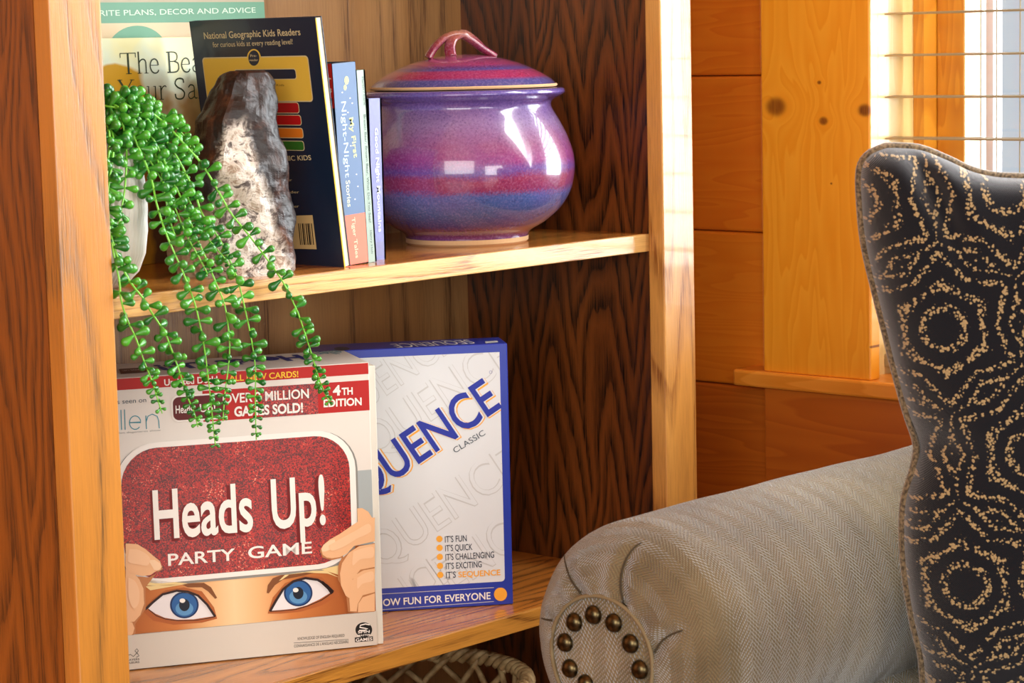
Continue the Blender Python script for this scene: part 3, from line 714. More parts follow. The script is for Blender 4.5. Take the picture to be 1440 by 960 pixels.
gf.text('lettering', 'FAVORITE PLANS, DECOR AND ADVICE', (100, 23.3), (359.4, 17.7), 7.6, flat('print_pale_green', 'D2E8D4'), 2, .006)
gf.poly('arch_print', [(x, min(y, 75)) for x, y in ell(193, 78, 44, 42, 40)], SAGE, 1)
YM_ = mat('beach_cover', 'E4E8C4', .35, .2); t = NT(YM_); p_ = t.pos(); s_ = t.sep(p_)
n1 = t.noise(p_, 16, 3, .55); hh = t.math('MULTIPLY', t.math('SUBTRACT', .222, s_[2]), 7.5)
f1 = t.math('ADD', hh, t.math('MULTIPLY', t.math('SUBTRACT', n1, .5), 1.2))
cA = t.ramp(f1, [(0, 'EDEBB0'), (.25, 'DDEBD0'), (.45, 'DCE6CC'), (.62, 'B89A62'), (.8, '8A6434'), (1, '6A4A26')])
lf = t.math('SUBTRACT', 1, t.math('MULTIPLY', t.math('ABSOLUTE', t.math('SUBTRACT', s_[0], .033)), 30))
lf2 = t.math('MULTIPLY', t.math('ADD', lf, t.math('MULTIPLY', n1, 1.2)), t.ramp(hh, [(0, (0, 0, 0)), (.12, (0, 0, 0)), (.25, (1, 1, 1)), (1, (1, 1, 1))]))
cB = t.mix(t.ramp(lf2, [(0, (0, 0, 0)), (.55, (0, 0, 0)), (.75, (1, 1, 1)), (1, (1, 1, 1))]), cA, 'C99A1E')
t.l.new(cB, B(YM_).inputs['Base Color'])
yr, yf = faceout('pale yellow beach book with dark serif title, in front of the green decor book', .237, .442, .245, .2235, .012, YM_, 'beach_book')
# serif strokes (unit cap height 1)
SER = {
 'T': (.82, [([(.41, 0), (.41, 1)], .1), ([(.02, .985), (.8, .985)], .035), ([(.03, 1), (.03, .78)], .04), ([(.79, 1), (.79, .78)], .04), ([(.27, .015), (.55, .015)], .03)]),
 'h': (.62, [([(.12, 0), (.12, 1.05)], .075), ([(.12, .5), (.22, .64), (.36, .68), (.46, .58), (.47, .4), (.47, 0)], .06), ([(.02, .015), (.22, .015)], .03), ([(.37, .015), (.57, .015)], .03)]),
 'e': (.56, [([(.08, .38), (.47, .38)], .03), ([(.47, .38), (.44, .58), (.3, .68), (.14, .6), (.06, .35), (.13, .1), (.28, 0), (.42, .04), (.48, .15)], .06)]),
 'B': (.72, [([(.15, 0), (.15, 1)], .1), ([(.02, .985), (.4, .985), (.56, .88), (.55, .65), (.4, .54), (.15, .54)], .05), ([(.4, .54), (.6, .44), (.62, .2), (.48, .03), (.02, .015)], .06)]),
 'a': (.56, [([(.1, .55), (.2, .67), (.36, .64), (.4, .5), (.4, .1), (.48, .02), (.54, .05)], .06), ([(.4, .38), (.16, .3), (.08, .14), (.18, 0), (.32, .05), (.4, .14)], .05)]),
 'Y': (.82, [([(.08, 1), (.4, .45)], .1), ([(.74, 1), (.4, .45)], .045), ([(.4, .47), (.4, 0)], .1), ([(0, .985), (.24, .985)], .03), ([(.62, .985), (.84, .985)], .03), ([(.26, .015), (.54, .015)], .03)]),
 'o': (.6, [([(.3+.24*math.cos(a), .34+.34*math.sin(a)) for a in [x*PI/8 for x in range(17)]], .055)]),
 'u': (.62, [([(.12, .66), (.12, .18), (.2, .02), (.34, .02), (.46, .16)], .06), ([(.46, .66), (.46, 0), (.56, .02)], .06), ([(.02, .65), (.14, .65)], .03), ([(.36, .65), (.48, .65)], .03)]),
 'r': (.45, [([(.12, .66), (.12, 0)], .07), ([(.12, .42), (.22, .6), (.34, .66), (.4, .6)], .05), ([(.02, .015), (.24, .015)], .03), ([(.02, .65), (.13, .65)], .03)]),
 'S': (.66, [([(.52, .78), (.5, .95), (.34, 1), (.16, .95), (.08, .76), (.2, .58), (.42, .46), (.54, .28), (.46, .06), (.28, 0), (.1, .06), (.06, .26)], .07)]),
 'n': (.62, [([(.12, .66), (.12, 0)], .065), ([(.12, .5), (.24, .64), (.38, .66), (.46, .52), (.46, 0)], .06), ([(.02, .015), (.22, .015)], .03), ([(.36, .015), (.56, .015)], .03)]),
 'c': (.54, [([(.46, .55), (.34, .67), (.18, .62), (.07, .38), (.13, .1), (.28, 0), (.46, .12)], .06)]),
 't': (.4, [([(.16, .9), (.16, .1), (.24, .01), (.34, .05)], .06), ([(.04, .64), (.34, .64)], .03)]), 'y': (.58, [([(.08, .66), (.3, .06)], .06), ([(.5, .66), (.3, .06), (.18, -.24), (.06, -.24)], .04)]), ' ': (.34, [])}
def serif(face, name, body, p0, dirpx, h, m_, lev=2):
    a = face.uv(*p0); b = face.uv(*dirpx); ex = (b-a).normalized(); ey = Vector((-ex.y, ex.x)); x = 0; ls = []
    H = h*((on_plane(p0[0], p0[1], face.wO, face.wn)-CAM).length/F); kx = H*1.22
    for ch in body:
        w, S = SER[ch]
        for P, t_ in S:
            P = smoothpath([(q[0], q[1], 0) for q in P], 3) if len(P) > 3 else [Vector((q[0], q[1], 0)) for q in P]
            ls.append(([tuple(a+ex*((x+q.x)*kx)+ey*(q.y*H)) for q in P], t_*H*1.1))
        x += w
    face.strokes(name, ls, .001, m_, lev, px=False)
FG = flat('print_forest', '33402A')
serif(yf, 'title_lettering', 'The Beach', (169.5, 104.5), (275, 100.8), 29, FG)
serif(yf, 'title_lettering', 'Your Sanc', (166.5, 142), (275, 138.5), 29, FG)

# ================================================================== POT
def glaze(name, stops, off=0.0, sc=1.0):
    m = mat(name, '6A4A9A', .22, .9); B(m).inputs['Coat Roughness'].default_value = .04; t = NT(m); p = t.pos(); s = t.sep(p)
    n = t.noise(t.scale(p, (9, 9, 40)), 1, 4, .6); n2 = t.noise(p, 700, 2, .6)
    z = t.math('ADD', t.math('MULTIPLY', s[2], sc), t.math('MULTIPLY', t.math('SUBTRACT', n, .5), .10*(1 if off == 0 else .25)))
    z = t.math('ADD', z, t.math('MULTIPLY', t.math('SUBTRACT', n2, .5), .09*(1 if off == 0 else .25)))
    z = t.math('ADD', z, off); spk = t.noise(p, 420, 3, .7); mot = t.noise(t.scale(p, (14, 14, 22)), 1, 4, .65)
    c_ = t.mix(t.math('MULTIPLY', t.ramp(spk, [(.5, (0, 0, 0)), (.66, (1, 1, 1))]), .22), t.ramp(z, stops), 'B090B4')
    c_ = t.mix(t.math('MULTIPLY', t.ramp(spk, [(.34, (1, 1, 1)), (.46, (0, 0, 0))]), .45), c_, '3A1E4A')
    c_ = t.mix(t.math('MULTIPLY', t.ramp(mot, [(.4, (0, 0, 0)), (.7, (1, 1, 1))]), .3), c_, '6E4A8E')
    t.l.new(c_, B(m).inputs['Base Color'])
    t.l.new(t.bump(t.noise(p, 60, 2), .08, .002), B(m).inputs['Normal'])
    return m
PC = Vector((.641, .133, SZ1))
pot = thing('ceramic_pot', 'round purple and blue glazed ceramic pot with lid, right of the books', 'pot', PC, (0, 0, .4))
bodyg = glaze('pot_glaze', [(0, '5A2A5E'), (.09, '6E2C54'), (.14, '3E3E78'), (.22, '3A5688'), (.33, '465C98'), (.37, '84284E'), (.44, '8A2848'), (.49, '5A3E86'), (.55, '86286A'), (.64, '84446E'), (.78, '826A94'), (.92, '5E468A'), (1, '565298')], 0, 1/.165)
CLAY = mat('raw_clay', 'D0A878', .8)
prof = [(.0, .003), (.055, .003), (.058, .006), (.0655, .0062), (.068, .012), (.085, .022), (.101, .036), (.111, .052), (.1155, .068), (.1165, .082), (.1145, .096), (.109, .112), (.101, .128), (.0945, .139), (.0925, .145), (.095, .150), (.102, .1535), (.1065, .1565), (.1075, .159), (.105, .162), (.098, .1625), (.092, .160), (.088, .15), (.09, .14)]
pr2 = [(p.x, p.y) for p in smoothpath([(a, b, 0) for a, b in prof[3:]], 4)]
bm = bmesh.new(); lathe(bm, [(.0655, .0062)]+pr2[1:], 128); obj('pot_body', bm, bodyg, pot, smooth=True)
bm = bmesh.new(); lathe(bm, [(0, .002), (.05, .002), (.053, 0), (.063, 0), (.0655, .002), (.0657, .0066), (.06, .0075), (0, .0075)], 96); obj('foot_ring', bm, CLAY, pot)
lidg = glaze('lid_glaze', [(0, '3A3C70'), (.12, '3C4478'), (.26, '4A4C86'), (.34, 'A0284E'), (.5, 'A63058'), (.56, '434688'), (.63, '6A3470'), (.7, 'A83A66'), (.85, '9A4272'), (1, 'A8586A')], -.163/.037, 1/.037)
bm = bmesh.new(); lp = smoothpath([(.0985, .1665, 0), (.092, .1725, 0), (.078, .181, 0), (.058, .1895, 0), (.036, .1955, 0), (.015, .1985, 0), (0, .199, 0)], 5)
lathe(bm, [(p.x if p.x > 1e-4 else 0, p.y) for p in lp], 128); obj('lid', bm, lidg, pot, smooth=True)
bm = bmesh.new(); lathe(bm, [(.0, .1632), (.096, .1632), (.0992, .1640), (.1, .1655), (.0988, .1668), (.09, .167), (0, .167)], 128); obj('lid_rim', bm, CLAY, pot)
hg = glaze('handle_glaze', [(0, '8A2236'), (.45, '86283A'), (.8, '9A5238'), (1, 'B07A50')], -.19/.035, 1/.035)
lat = Vector((.667, -.745, 0)); Rz = Matrix.Rotation(-.4, 3, 'Z')
def LP(l, d, z): return Rz @ (lat*l + Vector((.745, .667, 0))*d) + Vector((0, 0, z))
bm = bmesh.new()
tube(bm, smoothpath([LP(-.036, -.012, .196), LP(-.030, -.010, .206), LP(-.019, -.004, .2165), LP(-.004, .0, .2205), LP(.009, .003, .214), LP(.022, .007, .204), LP(.034, .010, .196)], 6), .0085, 14, squash=(1.0, .5)); 
obj('handle', bm, hg, pot, smooth=True)
bm = bmesh.new()
tube(bm, smoothpath([LP(-.012, -.016, .197), LP(-.013, -.012, .207), LP(-.009, -.006, .2165), LP(.002, -.001, .221), LP(.012, .003, .215), LP(.022, .006, .205)], 6), .0065, 12, squash=(1.0, .55)); 
obj('handle', bm, hg, pot, smooth=True)

# ================================================================== ROCK
RC = Vector((.28, .095, SZ1)); rk = .000652
rows = [(95, 318, 368), (99, 306, 375), (116, 294, 382), (132, 284, 388), (165, 266, 393), (200, 258, 398), (260, 247, 406), (328, 236, 415), (360, 234, 416), (386, 240, 412)]
rm = bmesh.new(); NU = 84; NVv = 90; ring0 = []
cx0 = 325
def rowat(y):
    for (a, l0, r0), (b_, l1, r1) in zip(rows, rows[1:]):
        if a <= y <= b_:
            t_ = (y-a)/(b_-a); k_ = (386-y)*.036; return l0+(l1-l0)*t_+k_-4, r0+(r1-r0)*t_+k_-6
    return rows[-1][1:]
latv = Vector((.667, -.745, 0)); depv = Vector((.745, .667, 0))
ROCKC = RC
grid = []
for i in range(NVv+1):
    y = 95+(386-95)*i/NVv; l, r = rowat(y); c = (l+r)/2; hw = (r-l)/2; z = (386-y)*rk*1.0
    ring = []
    tt = i/NVv
    ht = (.012+.028*min(1, tt*2.2)) 
    for j in range(NU):
        a = 2*PI*j/NU
        # faceted cross-section: front ridge at 35% from the left
        ca, sa = math.cos(a), math.sin(a)
        ex = abs(ca)**.8*(1 if ca > 0 else -1); ey = abs(sa)**.85*(1 if sa > 0 else -1)
        x = (c-cx0+hw*ex)*rk; d = ht*ey
        if sa < 0: d -= .014*max(0, 1-abs((ex+.25-.3*tt))/.7)*(1 if tt > .05 else tt*20)
        P = latv*x + depv*d + Vector((0, 0, z))
        n_ = Vector((latv*ca+depv*sa))
        k_ = noise.noise(P*26)*.006+noise.noise(P*75)*.0024+noise.noise(P*200)*.0008 + abs(noise.noise(P*16+Vector((3, 1, 2))))*.008
        if 0 < i < NVv: P += n_*(k_-.002)
        ring.append(rm.verts.new(P))
    grid.append(ring)
for A_, C_ in zip(grid, grid[1:]):
    for j in range(NU): rm.faces.new((A_[j], A_[(j+1) % NU], C_[(j+1) % NU], C_[j]))
rm.faces.new(grid[0]); rm.faces.new(grid[-1][::-1])
bmesh.ops.recalc_face_normals(rm, faces=rm.faces)
RKM = mat('rock_surface', '6A4A36', .48, .05); t = NT(RKM); p_ = t.pos(); s_ = t.sep(p_)
la = t.math('ADD', t.math('MULTIPLY', s_[0], .667), t.math('MULTIPLY', s_[1], -.745))
n1 = t.noise(p_, 34, 4, .6); n2 = t.noise(p_, 75, 5, .7, .5); n3 = t.noise(t.scale(p_, (50, 50, 24)), 1, 5, .65, .6)
# white crystalline face: between a ridge line and the right rind
edgeL = t.math('ADD', -.024, t.math('MULTIPLY', s_[2], .15)); edgeR = t.math('ADD', .054, t.math('MULTIPLY', s_[2], -.27))
jit = t.math('MULTIPLY', t.math('SUBTRACT', n1, .5), .018)
m1 = t.ramp(t.math('ADD', t.math('MULTIPLY', t.math('SUBTRACT', t.math('ADD', la, jit), edgeL), 160), .5), [(0, (0, 0, 0)), (1, (1, 1, 1))])
m2 = t.ramp(t.math('ADD', t.math('MULTIPLY', t.math('SUBTRACT', edgeR, t.math('ADD', la, jit)), 110), .5), [(0, (0, 0, 0)), (1, (1, 1, 1))])
m3 = t.ramp(t.math('MULTIPLY', t.math('SUBTRACT', .150, t.math('ADD', s_[2], t.math('MULTIPLY', jit, 2.5))), 60), [(0, (0, 0, 0)), (1, (1, 1, 1))])
mask = t.math('MULTIPLY', t.math('MULTIPLY', m1, m2), m3)
low = t.ramp(t.math('MULTIPLY', t.math('SUBTRACT', .075, t.math('ADD', s_[2], jit)), 40), [(0, (0, 0, 0)), (1, (1, 1, 1))])
brown = t.ramp(n3, [(0, '0A0504'), (.47, '1A0D08'), (.6, '351C11'), (.7, '5E3822'), (1, '8E6444')])
white = t.ramp(n2, [(0, '1E1816'), (.40, '4A3E38'), (.46, 'A09488'), (.5, 'D0C6BA'), (.57, 'C4B8A8'), (.62, '8E7662'), (.67, 'CFC2B2'), (1, 'E0D8CC')])
tanc = t.ramp(n2, [(0, '5A4632'), (.4, '9A8066'), (.6, 'C8B092'), (1, 'E0CDB2')])
bse = t.mix(t.math('MULTIPLY', low, t.math('LESS_THAN', la, .03)), brown, tanc)
t.l.new(t.mix(mask, bse, white), B(RKM).inputs['Base Color'])
t.l.new(t.bump(n2, .5, .0025), B(RKM).inputs['Normal'])
ro = obj('rock', rm, RKM, smooth=False); ro.location = RC
tag(ro, 'jagged brown and white crystalline rock standing upright in front of the navy book', 'rock')

# ================================================================== PLANTER + PLANT
VP = Vector((.108, .112, SZ1)); VRr = .062
pl = thing('planter', 'white ribbed ceramic planter at the left end of the upper shelf holding the trailing plant', 'planter', VP)
PLM = mat('ribbed_ceramic', 'D9D5C4', .45, .2); t = NT(PLM)
t.l.new(t.ramp(t.noise(t.scale(t.pos(), (30, 30, 6)), 1, 3), [(.3, 'B9B7A2'), (.6, 'E6E2D6')]), B(PLM).inputs['Base Color'])
bm = bmesh.new(); n = 640; rings = []
for r, z in [(.0, 0), (.032, 0), (.042, .004), (.052, .014), (.0585, .03), (.0612, .05), (.062, .07), (.0612, .09), (.059, .108), (.056, .122), (.0545, .13), (.051, .131), (.049, .125), (.048, .1), (0, .1)]:
    ring = []
    for j in range(n):
        a = 2*PI*j/n; rr = r
        if .003 < z < .129 and r > .045 or .003 < z < .02: rr = r + .0012*math.sin(a*64+2.0*math.sin(z*60))-.0012
        if r == 0: ring.append(None); continue
        ring.append(bm.verts.new((rr*math.cos(a), rr*math.sin(a), z)))
    if r == 0: ring = [bm.verts.new((0, 0, z))]
    rings.append(ring)
for A_, C_ in zip(rings, rings[1:]):
    for j in range(n):
        if len(A_) == 1: bm.faces.new((A_[0], C_[(j+1) % n], C_[j]))
        elif len(C_) == 1: bm.faces.new((A_[j], A_[(j+1) % n], C_[0]))
        else: bm.faces.new((A_[j], A_[(j+1) % n], C_[(j+1) % n], C_[j]))
bmesh.ops.recalc_face_normals(bm, faces=bm.faces)
obj('planter_bowl', bm, PLM, pl, smooth=True)
obj('soil', (lambda b: (lathe(b, [(0, .112), (.02, .114), (.047, .112), (.047, .104), (0, .104)], 40), b)[1])(bmesh.new()), mat('soil', '3A2A1C', .9), pl)
plant = thing('trailing_plant', 'bright green artificial trailing succulent with bead leaves spilling over the shelf edge', 'plant', VP+Vector((0, 0, .112)))
PO = plant.location.copy()
LEAFM = mat('leaf_green', '3F9A2E', .32, .25); t = NT(LEAFM)
oi = t.add('ShaderNodeObjectInfo'); 
cc_ = t.mix(oi.outputs['Random'], '14601F', '4FA02C')
t.l.new(cc_, B(LEAFM).inputs['Base Color']); B(LEAFM).inputs['Subsurface Weight'].default_value = .0
LEAFT = mat('leaf_tip_green', '8FCF3A', .35, .2); STEMM = mat('stem_green', '7CC63A', .4)
def leaf_bm(bm, M=None):
    prof = [(0, 0), (.10, .10), (.3, .15), (.52, .235), (.7, .30), (.86, .27), (.96, .15), (1.0, 0)]
    rings = []
    for x, r in prof:
        if r == 0: rings.append([bm.verts.new((x, 0, 0))])
        else: rings.append([bm.verts.new((x, r*math.cos(2*PI*j/8), r*.92*math.sin(2*PI*j/8))) for j in range(8)])
    vs = [v for R_ in rings for v in R_]
    for A_, C_ in zip(rings, rings[1:]):
        for j in range(8):
            if len(A_) == 1: bm.faces.new((A_[0], C_[(j+1) % 8], C_[j]))
            elif len(C_) == 1: bm.faces.new((A_[j], A_[(j+1) % 8], C_[0]))
            else: bm.faces.new((A_[j], A_[(j+1) % 8], C_[(j+1) % 8], C_[j]))
    for f in bm.faces: f.smooth = True
    if M is not None:
        for v in vs: v.co = M @ v.co
lb = bmesh.new(); leaf_bm(lb); bmesh.ops.recalc_face_normals(lb, faces=lb.faces)
leaf_me = bpy.data.meshes.new('leaf'); lb.to_mesh(leaf_me); lb.free(); leaf_me.materials.append(LEAFM)
leaf_me2 = leaf_me.copy(); leaf_me2.materials.clear(); leaf_me2.materials.append(LEAFT)
def yd(py, o):     # how far forward a strand hangs, by height
    if py < 190: return .052+o
    if py < 372: return .052+(.004-.052)*(py-190)/182+o*(1-(py-190)/182)
    return .004
STR = [
 ([(152, 180), (150, 260), (149, 340), (152, 395), (161, 421), (178, 447), (191, 475.5), (203, 509), (214.6, 538), (220, 556), (228, 581)], 0),
 ([(160, 200), (150, 290), (158, 351.6), (181, 392.7), (204.5, 423.5), (211, 436), (231.5, 467.7), (242, 493.7), (252.4, 522.4), (262.8, 556), (272, 577), (278.4, 600)], .0),
 ([(165, 150), (180, 172), (194, 205), (212, 249), (220, 285), (231.5, 323), (245.6, 356.7), (256, 380), (271, 418), (278.4, 444), (286, 480.7), (292.7, 530), (296.6, 566.6), (303, 627)], .0),
 ([(175, 145), (215, 195), (243, 254), (258.5, 287), (274, 328.5), (289, 362), (304.7, 400.4), (315, 426), (321, 460), (322.7, 499), (316, 556), (313.5, 592)], .0),
 ([(185, 150), (235, 200), (270, 261.7), (284, 300), (307, 333.6), (320, 359), (333, 390), (342, 423.5), (352.6, 473), (359, 517), (359, 566.6), (360.4, 618)], .0),
 ([(190, 145), (230, 172), (261, 205), (284, 231), (307.3, 269.4), (325, 300), (348.4, 328.5), (374, 362), (397, 395), (415, 431), (426.8, 462.5), (438.5, 499), (451.5, 540.6), (466, 570)], .0),
 ([(165, 160), (177.5, 205), (176, 259), (172, 287), (166, 321), (161, 345)], .004),
 ([(185, 165), (215, 215), (253, 259), (272, 295), (282, 321), (299.6, 344), (318, 366), (330, 388)], .006),
 ([(155, 150), (175, 160), (205, 190), (225, 235), (232, 275), (240, 312), (246, 330)], .004),
 ([(160, 165), (190, 200), (220, 240), (245, 290), (262, 330), (280, 362), (292, 385)], .008),
 ([(150, 160), (185, 145), (225, 160), (258, 190), (275, 222)], .012),
 ([(150, 150), (175, 135), (200, 150), (228, 182), (246, 225), (262, 262)], .014)]
leaves = []
for si, (P, off) in enumerate(STR):
    pts = []
    for k_, (x, y) in enumerate(P):
        q = on_y(x, y, yd(y, off))
        if q.x < .064: q.x = .064+random.uniform(0, .002)
        pts.append(q-PO)
    root_pt = Vector((random.uniform(-.02, .03), random.uniform(-.02, .02), .002))
    pts = [root_pt, (root_pt+pts[0])/2+Vector((0, 0, .022))]+pts
    path = smoothpath(pts, 8)
    b = bmesh.new(); tube(b, path, .00105, 6, taper=lambda u: 1.15-.6*u)
    st = obj('stem', b, STEMM, plant, smooth=True)
    # leaves along the stem
    d = 0; tot = sum((a-c).length for a, c in zip(path, path[1:])); nxt = .006; ph = random.random()*6; k_ = 0
    for a, c in zip(path, path[1:]):
        L = (c-a).length
        while nxt < d+L:
            q = a.lerp(c, (nxt-d)/L); u = nxt/tot; tdir = (c-a).normalized()
            side = tdir.cross(Vector((.745, .667, 0))).normalized(); oth = tdir.cross(side).normalized()
            size = .0150*(1-.1*u) if u < .78 else .0150*(.92-.55*(u-.78)/.22)
            for m_ in range(2 if u < .9 else 3):
                an = ph+m_*(PI if u < .9 else 2.1)+random.uniform(-.35, .35)
                dr = (side*math.cos(an)+oth*math.sin(an)*.8+tdir*random.uniform(.1, .45)+Vector((0, 0, random.uniform(-.1, .3)))).normalized()
                leaves.append((q, dr, size*random.uniform(.82, 1.1), st, u))
            ph += 1.9+random.uniform(-.3, .3); nxt += (.0103 if u < .8 else .0068)*random.uniform(.85, 1.15); k_ += 1
        d += L
# crown
crown = []
for i in range(42):
    px = random.uniform(150, 262); py = random.gauss(176, 20)+(px-150)*.22
    if py < 138: py = 138+random.uniform(0, 18)
    q = on_y(px, py, .06+random.uniform(-.012, .03)); 
    if q.x < .066: q.x = .066
    dr = Vector((random.uniform(-.6, .9), random.uniform(-1, .3), random.uniform(-.4, 1))).normalized()
    crown.append((q-PO, dr, .0135*random.uniform(.85, 1.1), None, .3))
def leafM(q, dr, s):
    X = dr; Z = X.cross(Vector((.3, .2, .9))).normalized(); Yv = Z.cross(X)
    return Matrix.Translation(q) @ Matrix((X, Yv, Z)).transposed().to_4x4() @ Matrix.Scale(s, 4)
def okleaf(q, dr, s):
    w = q+dr*s+PO
    if w.x < .0575 and w.y < .026: return False
    if w.y > .016 and w.z < SZ1+.001 and w.z > SZ1-.024: return False
    return True
lv = [l for l in leaves if okleaf(*l[:3])]
vis = lv[:]; random.shuffle(vis)
front = sorted(vis, key=lambda l: -l[2])
parts = set(id(l) for l in front[:290])
sb = bmesh.new()
for l in lv:
    q, dr, s, st, u = l
    if id(l) in parts:
        o = bpy.data.objects.new('leaf', leaf_me2 if u > .9 else leaf_me); link(o, st); o.matrix_local = leafM(q, dr, s)
    else: leaf_bm(sb, leafM(q, dr, s))
for l in crown:
    if okleaf(*l[:3]): leaf_bm(sb, leafM(*l[:3]))
bmesh.ops.recalc_face_normals(sb, faces=sb.faces)
LEAFN = mat('leaf_cluster_green', '3F9A2E', .32, .25); t = NT(LEAFN)
t.l.new(t.ramp(t.noise(t.pos(), 90, 1), [(.35, '14601F'), (.65, '4FA02C')]), B(LEAFN).inputs['Base Color'])
so = obj('leaf_cluster', sb, LEAFN, plant, smooth=True); so['kind'] = 'stuff'

# ================================================================== BASKET
bc_c = on_y(742, 945, .06)
BR_ = .125; BC = Vector((bc_c.x-BR_*.667, .06+BR_*.745, .18)); bh = bc_c.z-.18-.002
bk = thing('wicker_basket', 'open woven wicker basket tucked under the lowest visible shelf', 'basket', BC)
WK = mat('wicker', 'A98A5C', .6); t = NT(WK); t.l.new(t.ramp(t.noise(t.scale(t.pos(), (60, 60, 60)), 1, 3), [(.3, '7A5C34'), (.65, 'C2A878')]), B(WK).inputs['Base Color'])
def br(z): return BR_*(.72+.28*(z/bh)**.6)
for sgn in (1, -1):
    for i in range(20):
        a0 = 2*PI*i/20+random.uniform(-.05, .05); b = bmesh.new(); P = []
        for k_ in range(15):
            u = k_/14; z = .004+u*(bh-.012); a = a0+sgn*u*1.5+.05*math.sin(u*9+i)
            r = br(z)+.0035*math.sin(u*26+i*1.3+(0 if sgn > 0 else PI))
            P.append((r*math.cos(a), r*math.sin(a), z))
        tube(b, P, .0036, 6); obj('wicker_strand', b, WK, bk, smooth=True)
for s_i in range(3):
    b = bmesh.new(); P = []
    for k_ in range(240):
        a = 2*PI*k_/240; w = a*22+s_i*2*PI/3
        P.append(((BR_+.005*math.cos(w))*math.cos(a), (BR_+.005*math.cos(w))*math.sin(a), bh-.007+.0055*math.sin(w)))
    tube(b, P, .0040, 6, closed=True); obj('rim_braid', b, WK, bk, smooth=True)
bm = bmesh.new(); lathe(bm, [(0, 0), (br(0), 0), (br(0)+.003, .006), (br(0)-.003, .008), (0, .006)], 48); obj('basket_base', bm, WK, bk)

# ================================================================== SOFA
YC, ZC, RR = -.385, .556, .102; X0 = .262
sofa = thing('sofa', 'grey beige herringbone rolled arm sofa with brass nailheads in front of the window', 'sofa', (.6, -1.0, 0))
SO = Vector(sofa.location)
def fabric(name, c1, c2, uvs=True, sheen=.7, kf=1.0):
    m = mat(name, c1, .85, 0, sheen=sheen, spec=.2); B(m).inputs['Sheen Roughness'].default_value = .35; B(m).inputs['Sheen Tint'].default_value = (.85, .93, 1, 1)
    t = NT(m); s = t.sep(t.uv())
    w = .013
    tri = t.math('PINGPONG', s[0], w)
    st_ = t.math('SINE', t.math('MULTIPLY', t.math('ADD', s[1], t.math('MULTIPLY', tri, 1.0)), 2*PI/(.0042*kf)))
    st2 = t.math('SINE', t.math('MULTIPLY', t.math('SUBTRACT', s[0], t.math('MULTIPLY', s[1], .3)), 2*PI/.0021))
    n = t.noise(t.scale(t.uv(), (1, 1, 1)), 420, 3, .6); n2 = t.noise(t.uv(), 14, 3)
    h = t.math('ADD', t.math('MULTIPLY', st_, .5), t.math('MULTIPLY', t.math('ADD', st2, t.math('MULTIPLY', n, 3)), .25))
    f = t.math('ADD', t.math('MULTIPLY', h, .2), t.math('MULTIPLY', n2, .9))
    t.l.new(t.ramp(f, [(.15, c2), (.75, c1)]), B(m).inputs['Base Color'])
    t.l.new(t.bump(h, .9, .0011), B(m).inputs['Normal'])
    return m
FAB = fabric('chenille', '88795A', '54472E'); FABD = mat('seam_thread', '3E3422', .8)
# cross-section, angle measured in (Y,z): -Y is the seat side
def prof_outer(a):
    return YC+RR*math.cos(a), ZC+RR*math.sin(a)
sec = []
for i in range(0, 221):
    a = math.radians(-50+ i*(280/220)); sec.append(prof_outer(a))
# add body below
sec = [(YC+.055, .06)] + [(YC+.058, .06+.36*k/6) for k in range(1, 7)] + sec + [(YC-.075, .46-.36*k/6) for k in range(0, 7)] 
NS = len(sec)
arc = [0]
for a, b in zip(sec, sec[1:]): arc.append(arc[-1]+math.hypot(a[0]-b[0], a[1]-b[1]))
DC = (YC+.016, ZC-.008)
def disc(s):   # matching points on the panel boundary, egg shaped with a tail to the floor
    y, z = s; dy, dz = y-DC[0], z-DC[1]
    a = math.atan2(dz, dy)
    if z > .46: r = .055+.001*max(0, -math.cos(a)); return DC[0]+r*math.cos(a)*.97, DC[1]+r*math.sin(a)*(.92 if a > 0 else 1.05)
    t_ = (.46-z)/.4; 
    return DC[0]+(.045 if dy > 0 else -.055)*(1-.2*t_), z
bm = bmesh.new(); uvl = bm.loops.layers.uv.new('uv')
rows_ = []; us = []
XE = .93
xs = [XE-(XE-X0-.035)*k/40 for k in range(41)]
for x in xs: rows_.append([(x, y, z) for y, z in sec]); us.append(x)
seamang = {}
NR = 18
for k in range(1, NR+1):
    q = k/NR; ph = q*PI/2
    # superelliptic rounding from the outer profile to the panel edge
    wgt = 1-math.cos(ph)**1.15 ; xx = X0+.035-.047*math.sin(ph)**.75
    wgt = q**1.7
    row = []
    for (y, z) in sec:
        d_ = disc((y, z)); yy = y+(d_[0]-y)*wgt; zz = z+(d_[1]-z)*wgt
        row.append((xx, yy, zz))
    rows_.append(row); us.append(us[-1]-.006)
def wr(P):
    v = Vector(P); return v+Vector((noise.noise(v*9)*.0015, noise.noise(v*11+Vector((5, 0, 0)))*.002, noise.noise(v*10+Vector((0, 7, 0)))*.0022))
vr_ = [[bm.verts.new(wr(P)-SO) for P in row] for row in rows_]
for i in range(len(vr_)-1):
    for j in range(NS-1):
        f = bm.faces.new((vr_[i][j], vr_[i+1][j], vr_[i+1][j+1], vr_[i][j+1]))
        for lp_, (a_, b_) in zip(f.loops, ((i, j), (i+1, j), (i+1, j+1), (i, j+1))): lp_[uvl].uv = (us[a_], arc[b_])
bmesh.ops.recalc_face_normals(bm, faces=bm.faces)
from mathutils.bvhtree import BVHTree
bm.verts.ensure_lookup_table(); tree = BVHTree.FromBMesh(bm)
SEAMS = [[(817, 834), (803, 815), (795, 790), (794, 768), (799, 750), (804, 743)], [(880, 856), (873, 830), (874, 805), (881, 785), (892, 770), (902, 763)],
    [(921, 917), (929, 903), (942, 893), (960, 886)], [(777, 872), (765, 870), (750, 864), (738, 855), (733, 847)]]
paths = []
